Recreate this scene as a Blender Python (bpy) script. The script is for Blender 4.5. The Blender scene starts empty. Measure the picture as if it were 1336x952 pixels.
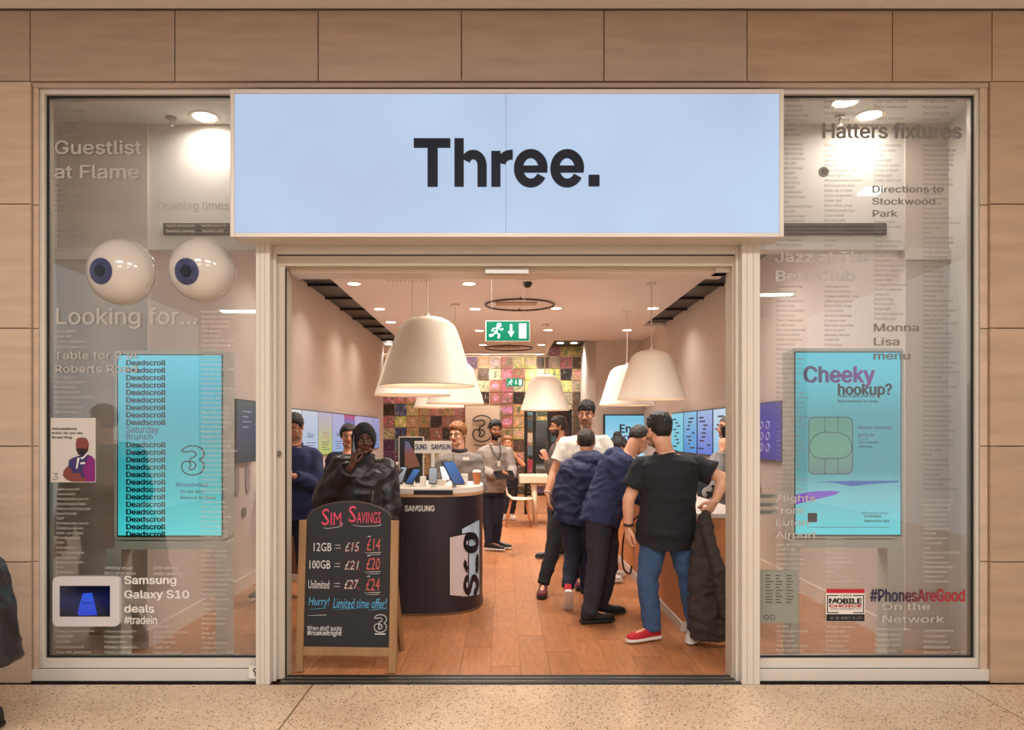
import bpy, math, random
from math import sin, cos, pi, radians as R
from mathutils import Vector as V, Matrix, noise
random.seed(7)
SC = bpy.context.scene
COL = SC.collection
# ------------------------------------------------------------------ camera
CX, CY, F, H = 656.0, 563.0, 1000.0, 1.55
cd = bpy.data.cameras.new('camera'); cam = bpy.data.objects.new('camera', cd); COL.objects.link(cam)
cam.location = (0, 0, H); cam.rotation_euler = (pi/2, 0, 0)
cd.sensor_width = 36; cd.lens = F/1336*36; cd.shift_x = (668-CX)/1336; cd.shift_y = (CY-476)/1336
cd.clip_start = 0.05; cd.clip_end = 200
SC.camera = cam
# ------------------------------------------------------------------ world, exposure
w = bpy.data.worlds.new('world'); SC.world = w; w.use_nodes = True
w.node_tree.nodes['Background'].inputs[0].default_value = (1.0, .965, .93, 1)
w.node_tree.nodes['Background'].inputs[1].default_value = .68
SC.view_settings.view_transform = 'Standard'; SC.view_settings.look = 'None'
SC.view_settings.exposure = 0.0; SC.view_settings.gamma = 1.0
SC.view_settings.use_curve_mapping = False

def area(name, loc, size, power, col=(1, .9, .8), rot=(0, 0, 0), sy=None, spread=pi):
    l = bpy.data.lights.new(name, 'AREA'); l.energy = power; l.color = col; l.size = size
    if sy: l.shape = 'RECTANGLE'; l.size_y = sy
    l.spread = spread
    o = bpy.data.objects.new(name, l); o.location = loc; o.rotation_euler = rot; COL.objects.link(o)
    return o
# unseen panel lamps added to light the shopfront and far wall (their fittings are built with the mall ceiling)
MALL_FILL_LAMPS = [(-2.1, 1.2), (0.0, 1.2), (2.2, 1.2), (-1.6, -2.6), (2.0, -2.6), (-2.2, -6.2), (2.4, -6.2)]
for x, y in MALL_FILL_LAMPS:
    area('mall_fill_lamp', (x, y, 4.13), 1.1, 82, (1, .965, .92), sy=.55)
# light given by the shop's own ceiling panel
area('ceiling_panel_lamp', (1.14, 6.7, 3.40), .95, 60, (1, .95, .90), sy=1.0)

# ------------------------------------------------------------------ materials
def lin(c):
    r = []
    for x in c[:3]:
        x /= 255.0
        r.append(x/12.92 if x <= .04045 else ((x+.055)/1.055)**2.4)
    return (r[0], r[1], r[2], 1)
MATS = {}
def mat(name, c, rough=.6, metal=0, var=0, vs=8, bump=0, bs=40, emit=0, stretch=(1, 1, 1), spec=.5, rand=0, coat=0):
    if name in MATS: return MATS[name]
    m = bpy.data.materials.new(name); m.use_nodes = True; nt = m.node_tree; b = nt.nodes['Principled BSDF']
    col = lin(c); b.inputs['Base Color'].default_value = col; b.inputs['Roughness'].default_value = rough
    b.inputs['Metallic'].default_value = metal; b.inputs['Specular IOR Level'].default_value = spec
    if coat: b.inputs['Coat Weight'].default_value = coat
    if emit:
        b.inputs['Emission Color'].default_value = col; b.inputs['Emission Strength'].default_value = emit
    if var or bump or rand:
        tc = nt.nodes.new('ShaderNodeTexCoord'); mp = nt.nodes.new('ShaderNodeMapping'); mp.inputs['Scale'].default_value = stretch
        nt.links.new(tc.outputs['Object'], mp.inputs['Vector'])
        vec = mp.outputs[0]
        oi = nt.nodes.new('ShaderNodeObjectInfo')
        if rand:
            add = nt.nodes.new('ShaderNodeVectorMath'); add.operation = 'ADD'
            ml = nt.nodes.new('ShaderNodeVectorMath'); ml.operation = 'SCALE'; ml.inputs[0].default_value = (17, 31, 23)
            nt.links.new(oi.outputs['Random'], ml.inputs['Scale']); nt.links.new(vec, add.inputs[0]); nt.links.new(ml.outputs[0], add.inputs[1]); vec = add.outputs[0]
        src = None
        if var or rand:
            n = nt.nodes.new('ShaderNodeTexNoise'); n.inputs['Scale'].default_value = vs; n.inputs['Detail'].default_value = 5
            nt.links.new(vec, n.inputs['Vector'])
            mr = nt.nodes.new('ShaderNodeMapRange'); mr.inputs[1].default_value = .3; mr.inputs[2].default_value = .7
            mr.inputs[3].default_value = 1-var; mr.inputs[4].default_value = 1+var
            nt.links.new(n.outputs['Fac'], mr.inputs[0]); src = mr.outputs[0]
            if rand:
                mr2 = nt.nodes.new('ShaderNodeMapRange'); mr2.inputs[3].default_value = 1-rand; mr2.inputs[4].default_value = 1+rand
                nt.links.new(oi.outputs['Random'], mr2.inputs[0])
                mu = nt.nodes.new('ShaderNodeMath'); mu.operation = 'MULTIPLY'
                nt.links.new(src, mu.inputs[0]); nt.links.new(mr2.outputs[0], mu.inputs[1]); src = mu.outputs[0]
            sc = nt.nodes.new('ShaderNodeVectorMath'); sc.operation = 'SCALE'; sc.inputs[0].default_value = col[:3]
            nt.links.new(src, sc.inputs['Scale']); nt.links.new(sc.outputs[0], b.inputs['Base Color'])
        if bump:
            n2 = nt.nodes.new('ShaderNodeTexNoise'); n2.inputs['Scale'].default_value = bs; n2.inputs['Detail'].default_value = 4
            nt.links.new(vec, n2.inputs['Vector'])
            bp = nt.nodes.new('ShaderNodeBump'); bp.inputs['Strength'].default_value = bump; bp.inputs['Distance'].default_value = .02
            nt.links.new(n2.outputs['Fac'], bp.inputs['Height']); nt.links.new(bp.outputs[0], b.inputs['Normal'])
    MATS[name] = m; return m

def glass(name, tint=(1, 1, 1), refl=.10, rough=.0):
    m = bpy.data.materials.new(name); m.use_nodes = True; nt = m.node_tree; nt.nodes.clear()
    out = nt.nodes.new('ShaderNodeOutputMaterial'); mx = nt.nodes.new('ShaderNodeMixShader')
    t = nt.nodes.new('ShaderNodeBsdfTransparent'); t.inputs[0].default_value = (*tint, 1)
    g = nt.nodes.new('ShaderNodeBsdfGlossy'); g.inputs['Roughness'].default_value = rough
    lw = nt.nodes.new('ShaderNodeFresnel'); lw.inputs[0].default_value = 1.5
    mt = nt.nodes.new('ShaderNodeMath'); mt.operation = 'MULTIPLY_ADD'; mt.inputs[1].default_value = 1.0; mt.inputs[2].default_value = refl-.04
    nt.links.new(lw.outputs[0], mt.inputs[0]); nt.links.new(mt.outputs[0], mx.inputs[0])
    nt.links.new(t.outputs[0], mx.inputs[1]); nt.links.new(g.outputs[0], mx.inputs[2]); nt.links.new(mx.outputs[0], out.inputs[0])
    return m

def vinyl(name, c, alpha):
    m = bpy.data.materials.new(name); m.use_nodes = True; nt = m.node_tree; b = nt.nodes['Principled BSDF']
    b.inputs['Base Color'].default_value = lin(c); b.inputs['Roughness'].default_value = .7; b.inputs['Alpha'].default_value = alpha
    return m

def screen(name, stops, strength=1.0, vert=True, noise_amt=0, ns=3):
    """a lit screen: gradient picture shown on it"""
    m = bpy.data.materials.new(name); m.use_nodes = True; nt = m.node_tree; nt.nodes.clear()
    out = nt.nodes.new('ShaderNodeOutputMaterial'); e = nt.nodes.new('ShaderNodeEmission'); e.inputs[1].default_value = strength
    g = nt.nodes.new('ShaderNodeBsdfGlossy'); g.inputs['Roughness'].default_value = .15; g.inputs[0].default_value = (.05, .05, .05, 1)
    ad = nt.nodes.new('ShaderNodeAddShader')
    tc = nt.nodes.new('ShaderNodeTexCoord'); sp = nt.nodes.new('ShaderNodeSeparateXYZ'); nt.links.new(tc.outputs['Generated'], sp.inputs[0])
    val = sp.outputs['Z' if vert else 'X']
    if noise_amt:
        n = nt.nodes.new('ShaderNodeTexNoise'); n.inputs['Scale'].default_value = ns; nt.links.new(tc.outputs['Generated'], n.inputs['Vector'])
        ma = nt.nodes.new('ShaderNodeMath'); ma.operation = 'MULTIPLY_ADD'; ma.inputs[1].default_value = noise_amt
        nt.links.new(n.outputs['Fac'], ma.inputs[0]); nt.links.new(val, ma.inputs[2])
        mb_ = nt.nodes.new('ShaderNodeMath'); mb_.operation = 'SUBTRACT'; mb_.inputs[1].default_value = noise_amt/2; nt.links.new(ma.outputs[0], mb_.inputs[0]); val = mb_.outputs[0]
    cr = nt.nodes.new('ShaderNodeValToRGB'); el = cr.color_ramp.elements
    el[0].position = stops[0][0]; el[0].color = lin(stops[0][1]); el[1].position = stops[-1][0]; el[1].color = lin(stops[-1][1])
    for p, c in stops[1:-1]: x = el.new(p); x.color = lin(c)
    nt.links.new(val, cr.inputs[0]); nt.links.new(cr.outputs[0], e.inputs[0])
    nt.links.new(e.outputs[0], ad.inputs[0]); nt.links.new(g.outputs[0], ad.inputs[1]); nt.links.new(ad.outputs[0], out.inputs[0])
    return m

# ------------------------------------------------------------------ mesh helpers
def basis(d, up=V((0, 0, 1))):
    d = d.normalized()
    if abs(d.dot(up)) > .98: up = V((1, 0, 0))
    a = d.cross(up).normalized(); b = a.cross(d).normalized()
    return a, b
class MB:
    def __init__(s): s.v = []; s.f = []; s.m = []; s.cur = 0
    def add(s, vs, fs):
        o = len(s.v); s.v += [V(x) for x in vs]; s.f += [tuple(o+i for i in f) for f in fs]; s.m += [s.cur]*len(fs); return s
    def box(s, x0, x1, y0, y1, z0, z1):
        return s.add([(x0, y0, z0), (x1, y0, z0), (x1, y1, z0), (x0, y1, z0), (x0, y0, z1), (x1, y0, z1), (x1, y1, z1), (x0, y1, z1)],
                     [(0, 3, 2, 1), (4, 5, 6, 7), (0, 1, 5, 4), (1, 2, 6, 5), (2, 3, 7, 6), (3, 0, 4, 7)])
    def bbox(s, x0, x1, y0, y1, z0, z1, r):
        """box with corners rounded in the XZ plane"""
        return s.prism([(x, z) for x, z in rrect(x0, x1, z0, z1, r)], y0, y1)
    def prism(s, poly, y0, y1):
        """2D (x,z) polygon extruded along Y"""
        n = len(poly); ar = sum(poly[i][0]*poly[(i+1) % n][1]-poly[(i+1) % n][0]*poly[i][1] for i in range(n))
        if ar < 0: poly = poly[::-1]
        vs = [(x, y0, z) for x, z in poly]+[(x, y1, z) for x, z in poly]
        return s.add(vs, [tuple(range(n)), tuple(range(2*n-1, n-1, -1))]+[(i, n+i, n+(i+1) % n, (i+1) % n) for i in range(n)])
    def frustum(s, a, b, ra, rb, n=16, caps=True, sq=1.0):
        a = V(a); b = V(b); u, w_ = basis(b-a)
        vs = [];
        for c, r in ((a, ra), (b, rb)):
            vs += [c+u*(r*cos(2*pi*i/n))+w_*(r*sq*sin(2*pi*i/n)) for i in range(n)]
        fs = [(i, (i+1) % n, n+(i+1) % n, n+i) for i in range(n)]
        if caps: fs += [tuple(range(n-1, -1, -1)), tuple(range(n, 2*n))]
        return s.add(vs, fs)
    def ball(s, c, r, M=None, nu=16, nv=10):
        if not hasattr(r, '__len__'): r = (r, r, r)
        M = M or Matrix.Identity(3); c = V(c)
        vs = [c+M@V((0, 0, r[2]))]
        for j in range(1, nv):
            t = pi*j/nv
            vs += [c+M@V((r[0]*sin(t)*cos(2*pi*i/nu), r[1]*sin(t)*sin(2*pi*i/nu), r[2]*cos(t))) for i in range(nu)]
        vs.append(c+M@V((0, 0, -r[2]))); L = len(vs)-1
        fs = [(0, 1+i, 1+(i+1) % nu) for i in range(nu)]
        for j in range(nv-2):
            o = 1+j*nu; fs += [(o+i, o+nu+i, o+nu+(i+1) % nu, o+(i+1) % nu) for i in range(nu)]
        o = 1+(nv-2)*nu; fs += [(o+i, L, o+(i+1) % nu) for i in range(nu)]
        return s.add(vs, fs)
    def cap(s, a, b, ra, rb, n=14):
        s.ball(a, ra, nu=n, nv=8); s.ball(b, rb, nu=n, nv=8); return s.frustum(a, b, ra, rb, n)
    def tube(s, path, r, n=8, closed=False):
        P = [V(p) for p in path]; k = len(P); vs = []; pu = None
        for i in range(k):
            d = (P[(i+1) % k]-P[i-1]) if closed else (P[min(i+1, k-1)]-P[max(i-1, 0)])
            d.normalize()
            if pu is None: u, w_ = basis(d)
            else:
                u = (pu-d*pu.dot(d)).normalized(); w_ = d.cross(u).normalized()
            pu = u; rr = r[i] if hasattr(r, '__len__') else r
            vs += [P[i]+u*(rr*cos(2*pi*j/n))+w_*(rr*sin(2*pi*j/n)) for j in range(n)]
        fs = []
        for i in range(k if closed else k-1):
            o = i*n; q = ((i+1) % k)*n
            fs += [(o+j, o+(j+1) % n, q+(j+1) % n, q+j) for j in range(n)]
        if not closed: fs += [tuple(range(n-1, -1, -1)), tuple(range((k-1)*n, k*n))]
        return s.add(vs, fs)
    def loft(s, rings, n=24, p=2.2):
        """rings: (centre, a_axis, b_axis, ra, rb)"""
        vs = []
        for c, a, b, ra, rb in rings:
            for i in range(n):
                t = 2*pi*i/n; x = abs(cos(t))**(2/p)*(1 if cos(t) >= 0 else -1); y = abs(sin(t))**(2/p)*(1 if sin(t) >= 0 else -1)
                vs.append(c+a*(ra*x)+b*(rb*y))
        k = len(rings); fs = []
        for j in range(k-1):
            fs += [(j*n+i, j*n+(i+1) % n, (j+1)*n+(i+1) % n, (j+1)*n+i) for i in range(n)]
        fs += [tuple(range(n-1, -1, -1)), tuple(range((k-1)*n, k*n))]
        return s.add(vs, fs)
    def lathe(s, prof, c, n=32):
        c = V(c); vs = []
        for r, z in prof: vs += [c+V((r*cos(2*pi*i/n), r*sin(2*pi*i/n), z)) for i in range(n)]
        fs = []
        for j in range(len(prof)-1):
            fs += [(j*n+i, j*n+(i+1) % n, (j+1)*n+(i+1) % n, (j+1)*n+i) for i in range(n)]
        return s.add(vs, fs)
    def xf(s, M):
        s.v = [M@x for x in s.v]; return s
    def mesh(s, name, base=V((0, 0, 0))):
        me = bpy.data.meshes.new(name); me.from_pydata([x-base for x in s.v], [], s.f); me.update(); return me
    def build(s, name, m=None, parent=None, base=None, smooth=False, bevel=0):
        b = V(base) if base is not None else (V(parent['_b']) if parent is not None else V((0, 0, 0)))
        me = s.mesh(name, b)
        ms = m if isinstance(m, (list, tuple)) else [m]
        for x in ms:
            if x: me.materials.append(x)
        if len(ms) > 1: me.polygons.foreach_set('material_index', s.m)
        if smooth: me.polygons.foreach_set('use_smooth', [True]*len(me.polygons))
        o = link(name, me, parent, b)
        if bevel:
            md = o.modifiers.new('bevel', 'BEVEL'); md.width = bevel; md.segments = 2; md.limit_method = 'ANGLE'; md.angle_limit = R(50)
        return o
def link(name, me, parent, b):
    o = bpy.data.objects.new(name, me); COL.objects.link(o)
    if parent is not None:
        o.parent = parent; o.location = b-V(parent['_b'])
    else: o.location = b
    o['_b'] = list(b)
    return o
def empty(name, loc, label, cat, group=None):
    o = bpy.data.objects.new(name, None); COL.objects.link(o); o.location = loc; o.empty_display_size = .1; o['_b'] = list(loc)
    return tag(o, label, cat, group)
def tag(o, label=None, cat=None, group=None, kind=None):
    if label: o['label'] = label
    if cat: o['category'] = cat
    if group: o['group'] = group
    if kind: o['kind'] = kind
    return o
def struct(o): o['kind'] = 'structure'; return o
def copy_tree(o, loc, label=None):
    c = o.copy(); COL.objects.link(c); d = V(loc)-o.location; c.location = loc
    if label: c['label'] = label
    def rec(s, p):
        for ch in s.children:
            k = ch.copy(); COL.objects.link(k); k.parent = p; rec(ch, k)
    rec(o, c); return c
def rrect(x0, x1, z0, z1, r, n=5):
    pts = []
    for cx, cz, a in ((x1-r, z1-r, 0), (x0+r, z1-r, 90), (x0+r, z0+r, 180), (x1-r, z0+r, 270)):
        for i in range(n+1):
            t = R(a+90*i/n); pts.append((cx+r*cos(t), cz+r*sin(t)))
    return pts
def smooth_path(pts, closed=False, n=5):
    P = [V(p) for p in pts]; k = len(P); out = []
    for i in range(k if closed else k-1):
        if closed: p0, p1, p2, p3 = P[i-1], P[i], P[(i+1) % k], P[(i+2) % k]
        else: p0, p1, p2, p3 = P[max(i-1, 0)], P[i], P[i+1], P[min(i+2, k-1)]
        for j in range(n):
            t = j/n
            out.append(.5*((2*p1)+(p2-p0)*t+(2*p0-5*p1+4*p2-p3)*t*t+(3*p1-p0-3*p2+p3)*t**3))
    if not closed: out.append(P[-1])
    return out
def P(px, py, Y): return V(((px-CX)*Y/F, Y, H+(CY-py)*Y/F))
def PX(px, Y): return (px-CX)*Y/F
def PZ(py, Y): return H+(CY-py)*Y/F

# ------------------------------------------------------------------ text
from mathutils.geometry import tessellate_polygon
def fill_glyphs(me):
    """fill every letter outline by itself, so the overlapping strokes of one letter do not cancel out"""
    co = [(v.co.x, v.co.y) for v in me.vertices]; nb = [[] for _ in co]
    for e in me.edges:
        a, b = e.vertices; nb[a].append(b); nb[b].append(a)
    seen = [False]*len(co); loops = []
    for i in range(len(co)):
        if seen[i] or len(nb[i]) != 2: continue
        L = [i]; seen[i] = True; prev = i; c = i+1 if i+1 in nb[i] else nb[i][0]
        while c != i and not seen[c]:
            seen[c] = True; L.append(c); n = [x for x in nb[c] if x != prev]; prev = c; c = n[0] if n else i
        if len(L) > 2: loops.append([co[k] for k in L])
    def ar(p): return sum(p[i-1][0]*p[i][1]-p[i][0]*p[i-1][1] for i in range(len(p)))/2
    A = [ar(p) for p in loops]
    if not A: return [(0, 0, 0), (1, 0, 0), (0, 1, 0)], [(0, 1, 2)]
    sg = 1 if A[max(range(len(A)), key=lambda i: abs(A[i]))] > 0 else -1
    def inside(pt, p):
        x, y = pt; r = False
        for i in range(len(p)):
            (x0, y0), (x1, y1) = p[i-1], p[i]
            if (y0 > y) != (y1 > y) and x < (x1-x0)*(y-y0)/(y1-y0)+x0: r = not r
        return r
    holes = {}
    for i, a in enumerate(A):
        if a*sg < 0:
            c = [j for j in range(max(0, i-5), min(len(A), i+6)) if A[j]*sg > 0 and abs(A[j]) > abs(a) and inside(loops[i][0], loops[j])]
            if c: holes.setdefault(min(c, key=lambda j: abs(A[j])), []).append(i)
    vs = []; fs = []; q = 0
    for i, a in enumerate(A):
        if a*sg <= 0: continue
        P_ = [loops[i]]+[loops[h] for h in holes.get(i, [])]
        flat_ = [p for l in P_ for p in l]; o = len(vs); z = .3*(q % 3); q += 1
        T = tessellate_polygon([[V((x, y, 0)) for x, y in l] for l in P_])
        ta = sum(abs((flat_[b][0]-flat_[a_][0])*(flat_[c][1]-flat_[a_][1])-(flat_[c][0]-flat_[a_][0])*(flat_[b][1]-flat_[a_][1]))/2 for a_, b, c in T)
        net = abs(a)-sum(abs(A[h]) for h in holes.get(i, []))
        if ta > net*1.0005:      # an outline that crosses itself: keep its triangles a hair apart
            for k, t in enumerate(T):
                vs += [(flat_[j][0], flat_[j][1], z+.07*(k % 4)) for j in t]; fs.append((len(vs)-3, len(vs)-2, len(vs)-1))
        else:
            vs += [(x, y, z) for x, y in flat_]; fs += [(o+t[0], o+t[1], o+t[2]) for t in T]
    return vs, fs
_tc = {}
FONT = None
try:      # the grotesque that ships with Blender itself; its built-in font otherwise
    import os
    FONT = bpy.data.fonts.load(os.path.join(bpy.utils.system_resource('DATAFILES'), 'fonts', 'Inter.woff2'))
except Exception: pass
def text2d(s, bold=0, res=2, line=1.0, align='LEFT', shear=0, hand=0):
    k = (s, bold, res, line, align, shear, hand)
    if k in _tc: return _tc[k]
    cu = bpy.data.curves.new('t', 'FONT'); cu.body = s; cu.size = 1
    if FONT and hand == 0: cu.font = FONT
    cu.offset = bold if hand else 0; cu.resolution_u = res; cu.space_line = line
    cu.align_x = align; cu.fill_mode = 'NONE'; cu.shear = shear
    o = bpy.data.objects.new('t', cu); me = bpy.data.meshes.new_from_object(o)
    vs, fs = fill_glyphs(me)
    bpy.data.objects.remove(o); bpy.data.meshes.remove(me); bpy.data.curves.remove(cu)
    if bold > 0 and not hand:      # heavier weight: strokes widened by shifted copies
        n0 = len(vs); v0, f0 = list(vs), list(fs); q = bold*1.15; vs = []; fs = []
        offs = ((-q, 0), (q, 0), (-q*.4, q*.6), (q*.4, -q*.6)) if res > 1 else ((-q, 0), (q, 0))
        for i, (dx, dy) in enumerate(offs):
            vs += [(x+dx, y+dy, i+l_) for x, y, l_ in v0]; fs += [tuple(k_+i*n0 for k_ in f) for f in f0]
    x0 = min(v[0] for v in vs); x1 = max(v[0] for v in vs); y0 = min(v[1] for v in vs); y1 = max(v[1] for v in vs)
    _tc[k] = (vs, fs, x0, x1, y0, y1); return _tc[k]
def text_map(mb, s, fn, bold=0, res=2, line=1.0, align='LEFT', shear=0, hand=0):
    """fn(u,v) with u,v in 0..1 over the text's bounding box"""
    vs, fs, x0, x1, y0, y1 = text2d(s, bold, res, line, align, shear, hand)
    return mb.add([V(fn((x-x0)/(x1-x0), (y-y0)/(y1-y0)))+V((0, -.0006*l_, 0)) for x, y, l_ in vs], fs)
def text_px(mb, s, x0, x1, yt, yb, Y, **k):
    return text_map(mb, s, lambda u, v: (PX(x0+(x1-x0)*u, Y), Y, PZ(yb+(yt-yb)*v, Y)), **k)

THREE = [(.0, .80), (.12, .92), (.38, 1.0), (.7, .98), (.93, .88), (1, .74), (.95, .60), (.80, .52), (.95, .42), (1.0, .27), (.92, .1), (.7, .0), (.4, -.02),
         (.12, .06), (0, .22), (.03, .38), (.18, .46), (.34, .42), (.40, .31), (.33, .22), (.42, .16), (.56, .2), (.63, .31), (.56, .42), (.36, .47), (.40, .56), (.58, .62), (.64, .72), (.5, .82), (.25, .79)]
def logo(mb, o, ux, uz, wd, ht, r):
    mb.tube(smooth_path([o+ux*(wd*a)+uz*(ht*b) for a, b in THREE], True, 4), r, 5, True)

# ------------------------------------------------------------------ common materials
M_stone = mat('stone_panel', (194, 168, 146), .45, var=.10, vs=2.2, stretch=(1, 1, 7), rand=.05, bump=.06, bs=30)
M_joint = mat('stone_joint', (142, 116, 94), .8)
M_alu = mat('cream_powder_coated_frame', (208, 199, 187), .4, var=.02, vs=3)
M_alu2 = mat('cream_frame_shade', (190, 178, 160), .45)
M_seal = mat('black_seal', (22, 22, 22), .6)
M_dark = mat('black_plastic', (20, 20, 22), .4)
M_white = mat('white_paint', (225, 218, 208), .5)
M_wall = mat('shop_wall_paint', (204, 192, 182), .75, var=.02, vs=2)
M_ceil = mat('shop_ceiling_paint', (230, 224, 220), .8)
M_metal = mat('brushed_metal', (170, 165, 158), .3, metal=.9)
M_chrome = mat('chrome', (200, 200, 200), .12, metal=1)
M_glass = glass('shop_window_glass', refl=.135)
M_black = mat('black_print', (18, 18, 26), .5)
M_vinyl = mat('white_window_vinyl', (196, 190, 182), .7)
M_vgrey = mat('grey_window_vinyl', (134, 128, 122), .7)
M_vbold = mat('grey_window_vinyl_bold', (122, 116, 110), .7)

# ================================================================== STRUCTURE
GY = 4.81      # glass plane
FY = 4.72      # stone facade plane
# --- mall floor
def terrazzo():
    m = bpy.data.materials.new('terrazzo'); m.use_nodes = True; nt = m.node_tree; b = nt.nodes['Principled BSDF']
    tc = nt.nodes.new('ShaderNodeTexCoord'); prev = None
    n = nt.nodes.new('ShaderNodeTexNoise'); n.inputs['Scale'].default_value = 1.7; n.inputs['Detail'].default_value = 6
    nt.links.new(tc.outputs['Object'], n.inputs['Vector'])
    cr = nt.nodes.new('ShaderNodeValToRGB'); cr.color_ramp.elements[0].position = .3; cr.color_ramp.elements[0].color = lin((196, 166, 136))
    cr.color_ramp.elements[1].position = .7; cr.color_ramp.elements[1].color = lin((214, 186, 156)); nt.links.new(n.outputs[0], cr.inputs[0]); prev = cr.outputs[0]
    for sc, st, rt, th, c in ((62, (1, .38, 1), .5, .20, (96, 70, 52)), (58, (.42, 1, 1), -.4, .19, (118, 92, 70)), (40, (1, 1, 1), 0, .13, (84, 66, 54)), (75, (1, .6, 1), 1.9, .20, (236, 220, 198))):
        mp = nt.nodes.new('ShaderNodeMapping'); mp.inputs['Scale'].default_value = st; mp.inputs['Rotation'].default_value = (0, 0, rt); nt.links.new(tc.outputs['Object'], mp.inputs[0])
        vo = nt.nodes.new('ShaderNodeTexVoronoi'); vo.inputs['Scale'].default_value = sc; nt.links.new(mp.outputs[0], vo.inputs['Vector'])
        lt = nt.nodes.new('ShaderNodeMath'); lt.operation = 'LESS_THAN'; lt.inputs[1].default_value = th; nt.links.new(vo.outputs['Distance'], lt.inputs[0])
        mx = nt.nodes.new('ShaderNodeMix'); mx.data_type = 'RGBA'; mx.inputs['B'].default_value = lin(c)
        nt.links.new(lt.outputs[0], mx.inputs['Factor']); nt.links.new(prev, mx.inputs['A']); prev = mx.outputs['Result']
    nt.links.new(prev, b.inputs['Base Color']); b.inputs['Roughness'].default_value = .22
    return m
M_terr = terrazzo()
fl = struct(MB().box(-7, 7, -8, 4.86, -.30, -.06).build('floor', mat('floor_screed', (150, 128, 104), .8)))
for (a, b_) in ((-6.9, -5.13), (-5.12, -1.172), (-1.160, 2.80), (2.81, 6.9)):
    for (c, d) in ((-7.9, -3.20), (-3.19, 0.4), (.41, 4.70)):
        MB().box(a, b_, c, d, -.06, 0).build('terrazzo_slab', M_terr, fl)
MB().box(-1.172, -1.160, -7.9, 4.7, -.06, -.001).build('brass_joint_strip', mat('joint_dark', (120, 100, 76), .5), fl)
# --- stone facade
wf = struct(MB().box(-6, -2.93, 4.75, 4.80, 0, 4.30).box(3.0, 6, 4.75, 4.80, 0, 4.3).box(-2.93, 3.0, 4.75, 4.80, 3.77, 4.3).build('wall_front', M_joint))
zt = [PZ(y, FY) for y in (889, 733, 582, 428, 266, 106)]; zt[0] = 0
g = .003
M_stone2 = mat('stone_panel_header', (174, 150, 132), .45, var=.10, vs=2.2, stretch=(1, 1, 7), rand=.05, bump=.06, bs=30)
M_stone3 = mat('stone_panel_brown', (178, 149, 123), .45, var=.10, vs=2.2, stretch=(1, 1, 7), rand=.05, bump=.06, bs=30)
def slab(x0, x1, z0, z1, d=0, m=None):
    MB().box(x0+g, x1-g, FY+d, 4.75, z0+g, z1-g).build('stone_panel', m or M_stone, wf, bevel=.002)
for i in range(5):
    slab(-3.95, PX(40, FY), zt[i], zt[i+1]); slab(-5.2, -3.95, zt[i], zt[i+1])
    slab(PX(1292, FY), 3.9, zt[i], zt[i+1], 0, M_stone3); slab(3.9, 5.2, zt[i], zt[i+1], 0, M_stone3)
    # narrow jamb stones
    slab(PX(40, FY), PX(48, FY), zt[i], zt[i+1], .02); slab(PX(1281, FY), PX(1292, FY), zt[i], zt[i+1], .02)
xs = [-5.2, -4.0]+[PX(x, FY) for x in (39, 228, 415, 602, 788, 975, 1165, 1295)]+[4.0, 5.2]
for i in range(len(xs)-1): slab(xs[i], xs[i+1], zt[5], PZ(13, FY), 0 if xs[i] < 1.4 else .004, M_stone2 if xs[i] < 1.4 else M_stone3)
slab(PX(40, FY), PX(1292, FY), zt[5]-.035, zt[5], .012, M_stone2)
# --- mall ceiling and far side (seen in the glass and lighting the front)
mc = struct(MB().box(-7, 7, -8, 4.80, 4.17, 4.3).build('ceiling', mat('mall_ceiling', (214, 212, 212), .7)))
MB().box(-6, 6, 4.5, 4.70, 4.145, 4.17).build('shadow_gap_trim', M_white, mc)
for x, y in MALL_FILL_LAMPS:  # glowing fittings for the added fill lamps
    MB().box(x-.56, x+.56, y-.29, y+.29, 4.14, 4.17).build('unseen_light_fitting', mat('panel_glow', (255, 240, 220), emit=3), mc)
for x, y, a, b_ in ((-5.6, -7.0, .5, .12), (4.0, 1.3, .10, .10), (-3.4, -7.2, .25, .08), (5.2, -5.0, .3, .1)):
    MB().box(x-a, x+a, y-b_, y+b_, 4.14, 4.17).build('unseen_light_fitting', mat('panel_glow_cool', (225, 255, 255), emit=5), mc)
wb = struct(MB().box(-7, 7, -8.2, -8.0, 0, 4.2).build('wall_back', mat('mall_far_wall', (214, 208, 198), .6)))
for x in (-5.2, -3.1, -1.0, 1.2, 3.4, 5.4):
    MB().box(x-.28, x+.28, -8.0, -7.6, 0, 4.17).build('pilaster', M_stone if x > 0 else M_white, wb)
for x in (-4.15, -2.05, .1, 2.3, 4.4):
    MB().box(x-.6, x+.6, -8.0, -7.96, 2.7, 3.1).build('shop_fascia', mat('fascia_glow', (200, 225, 225), emit=2.0), wb)
    MB().box(x-.7, x+.7, -8.0, -7.97, .1, 2.5).build('shopfront_opening', mat('opening_dark', (96, 84, 74), .4), wb)

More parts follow.
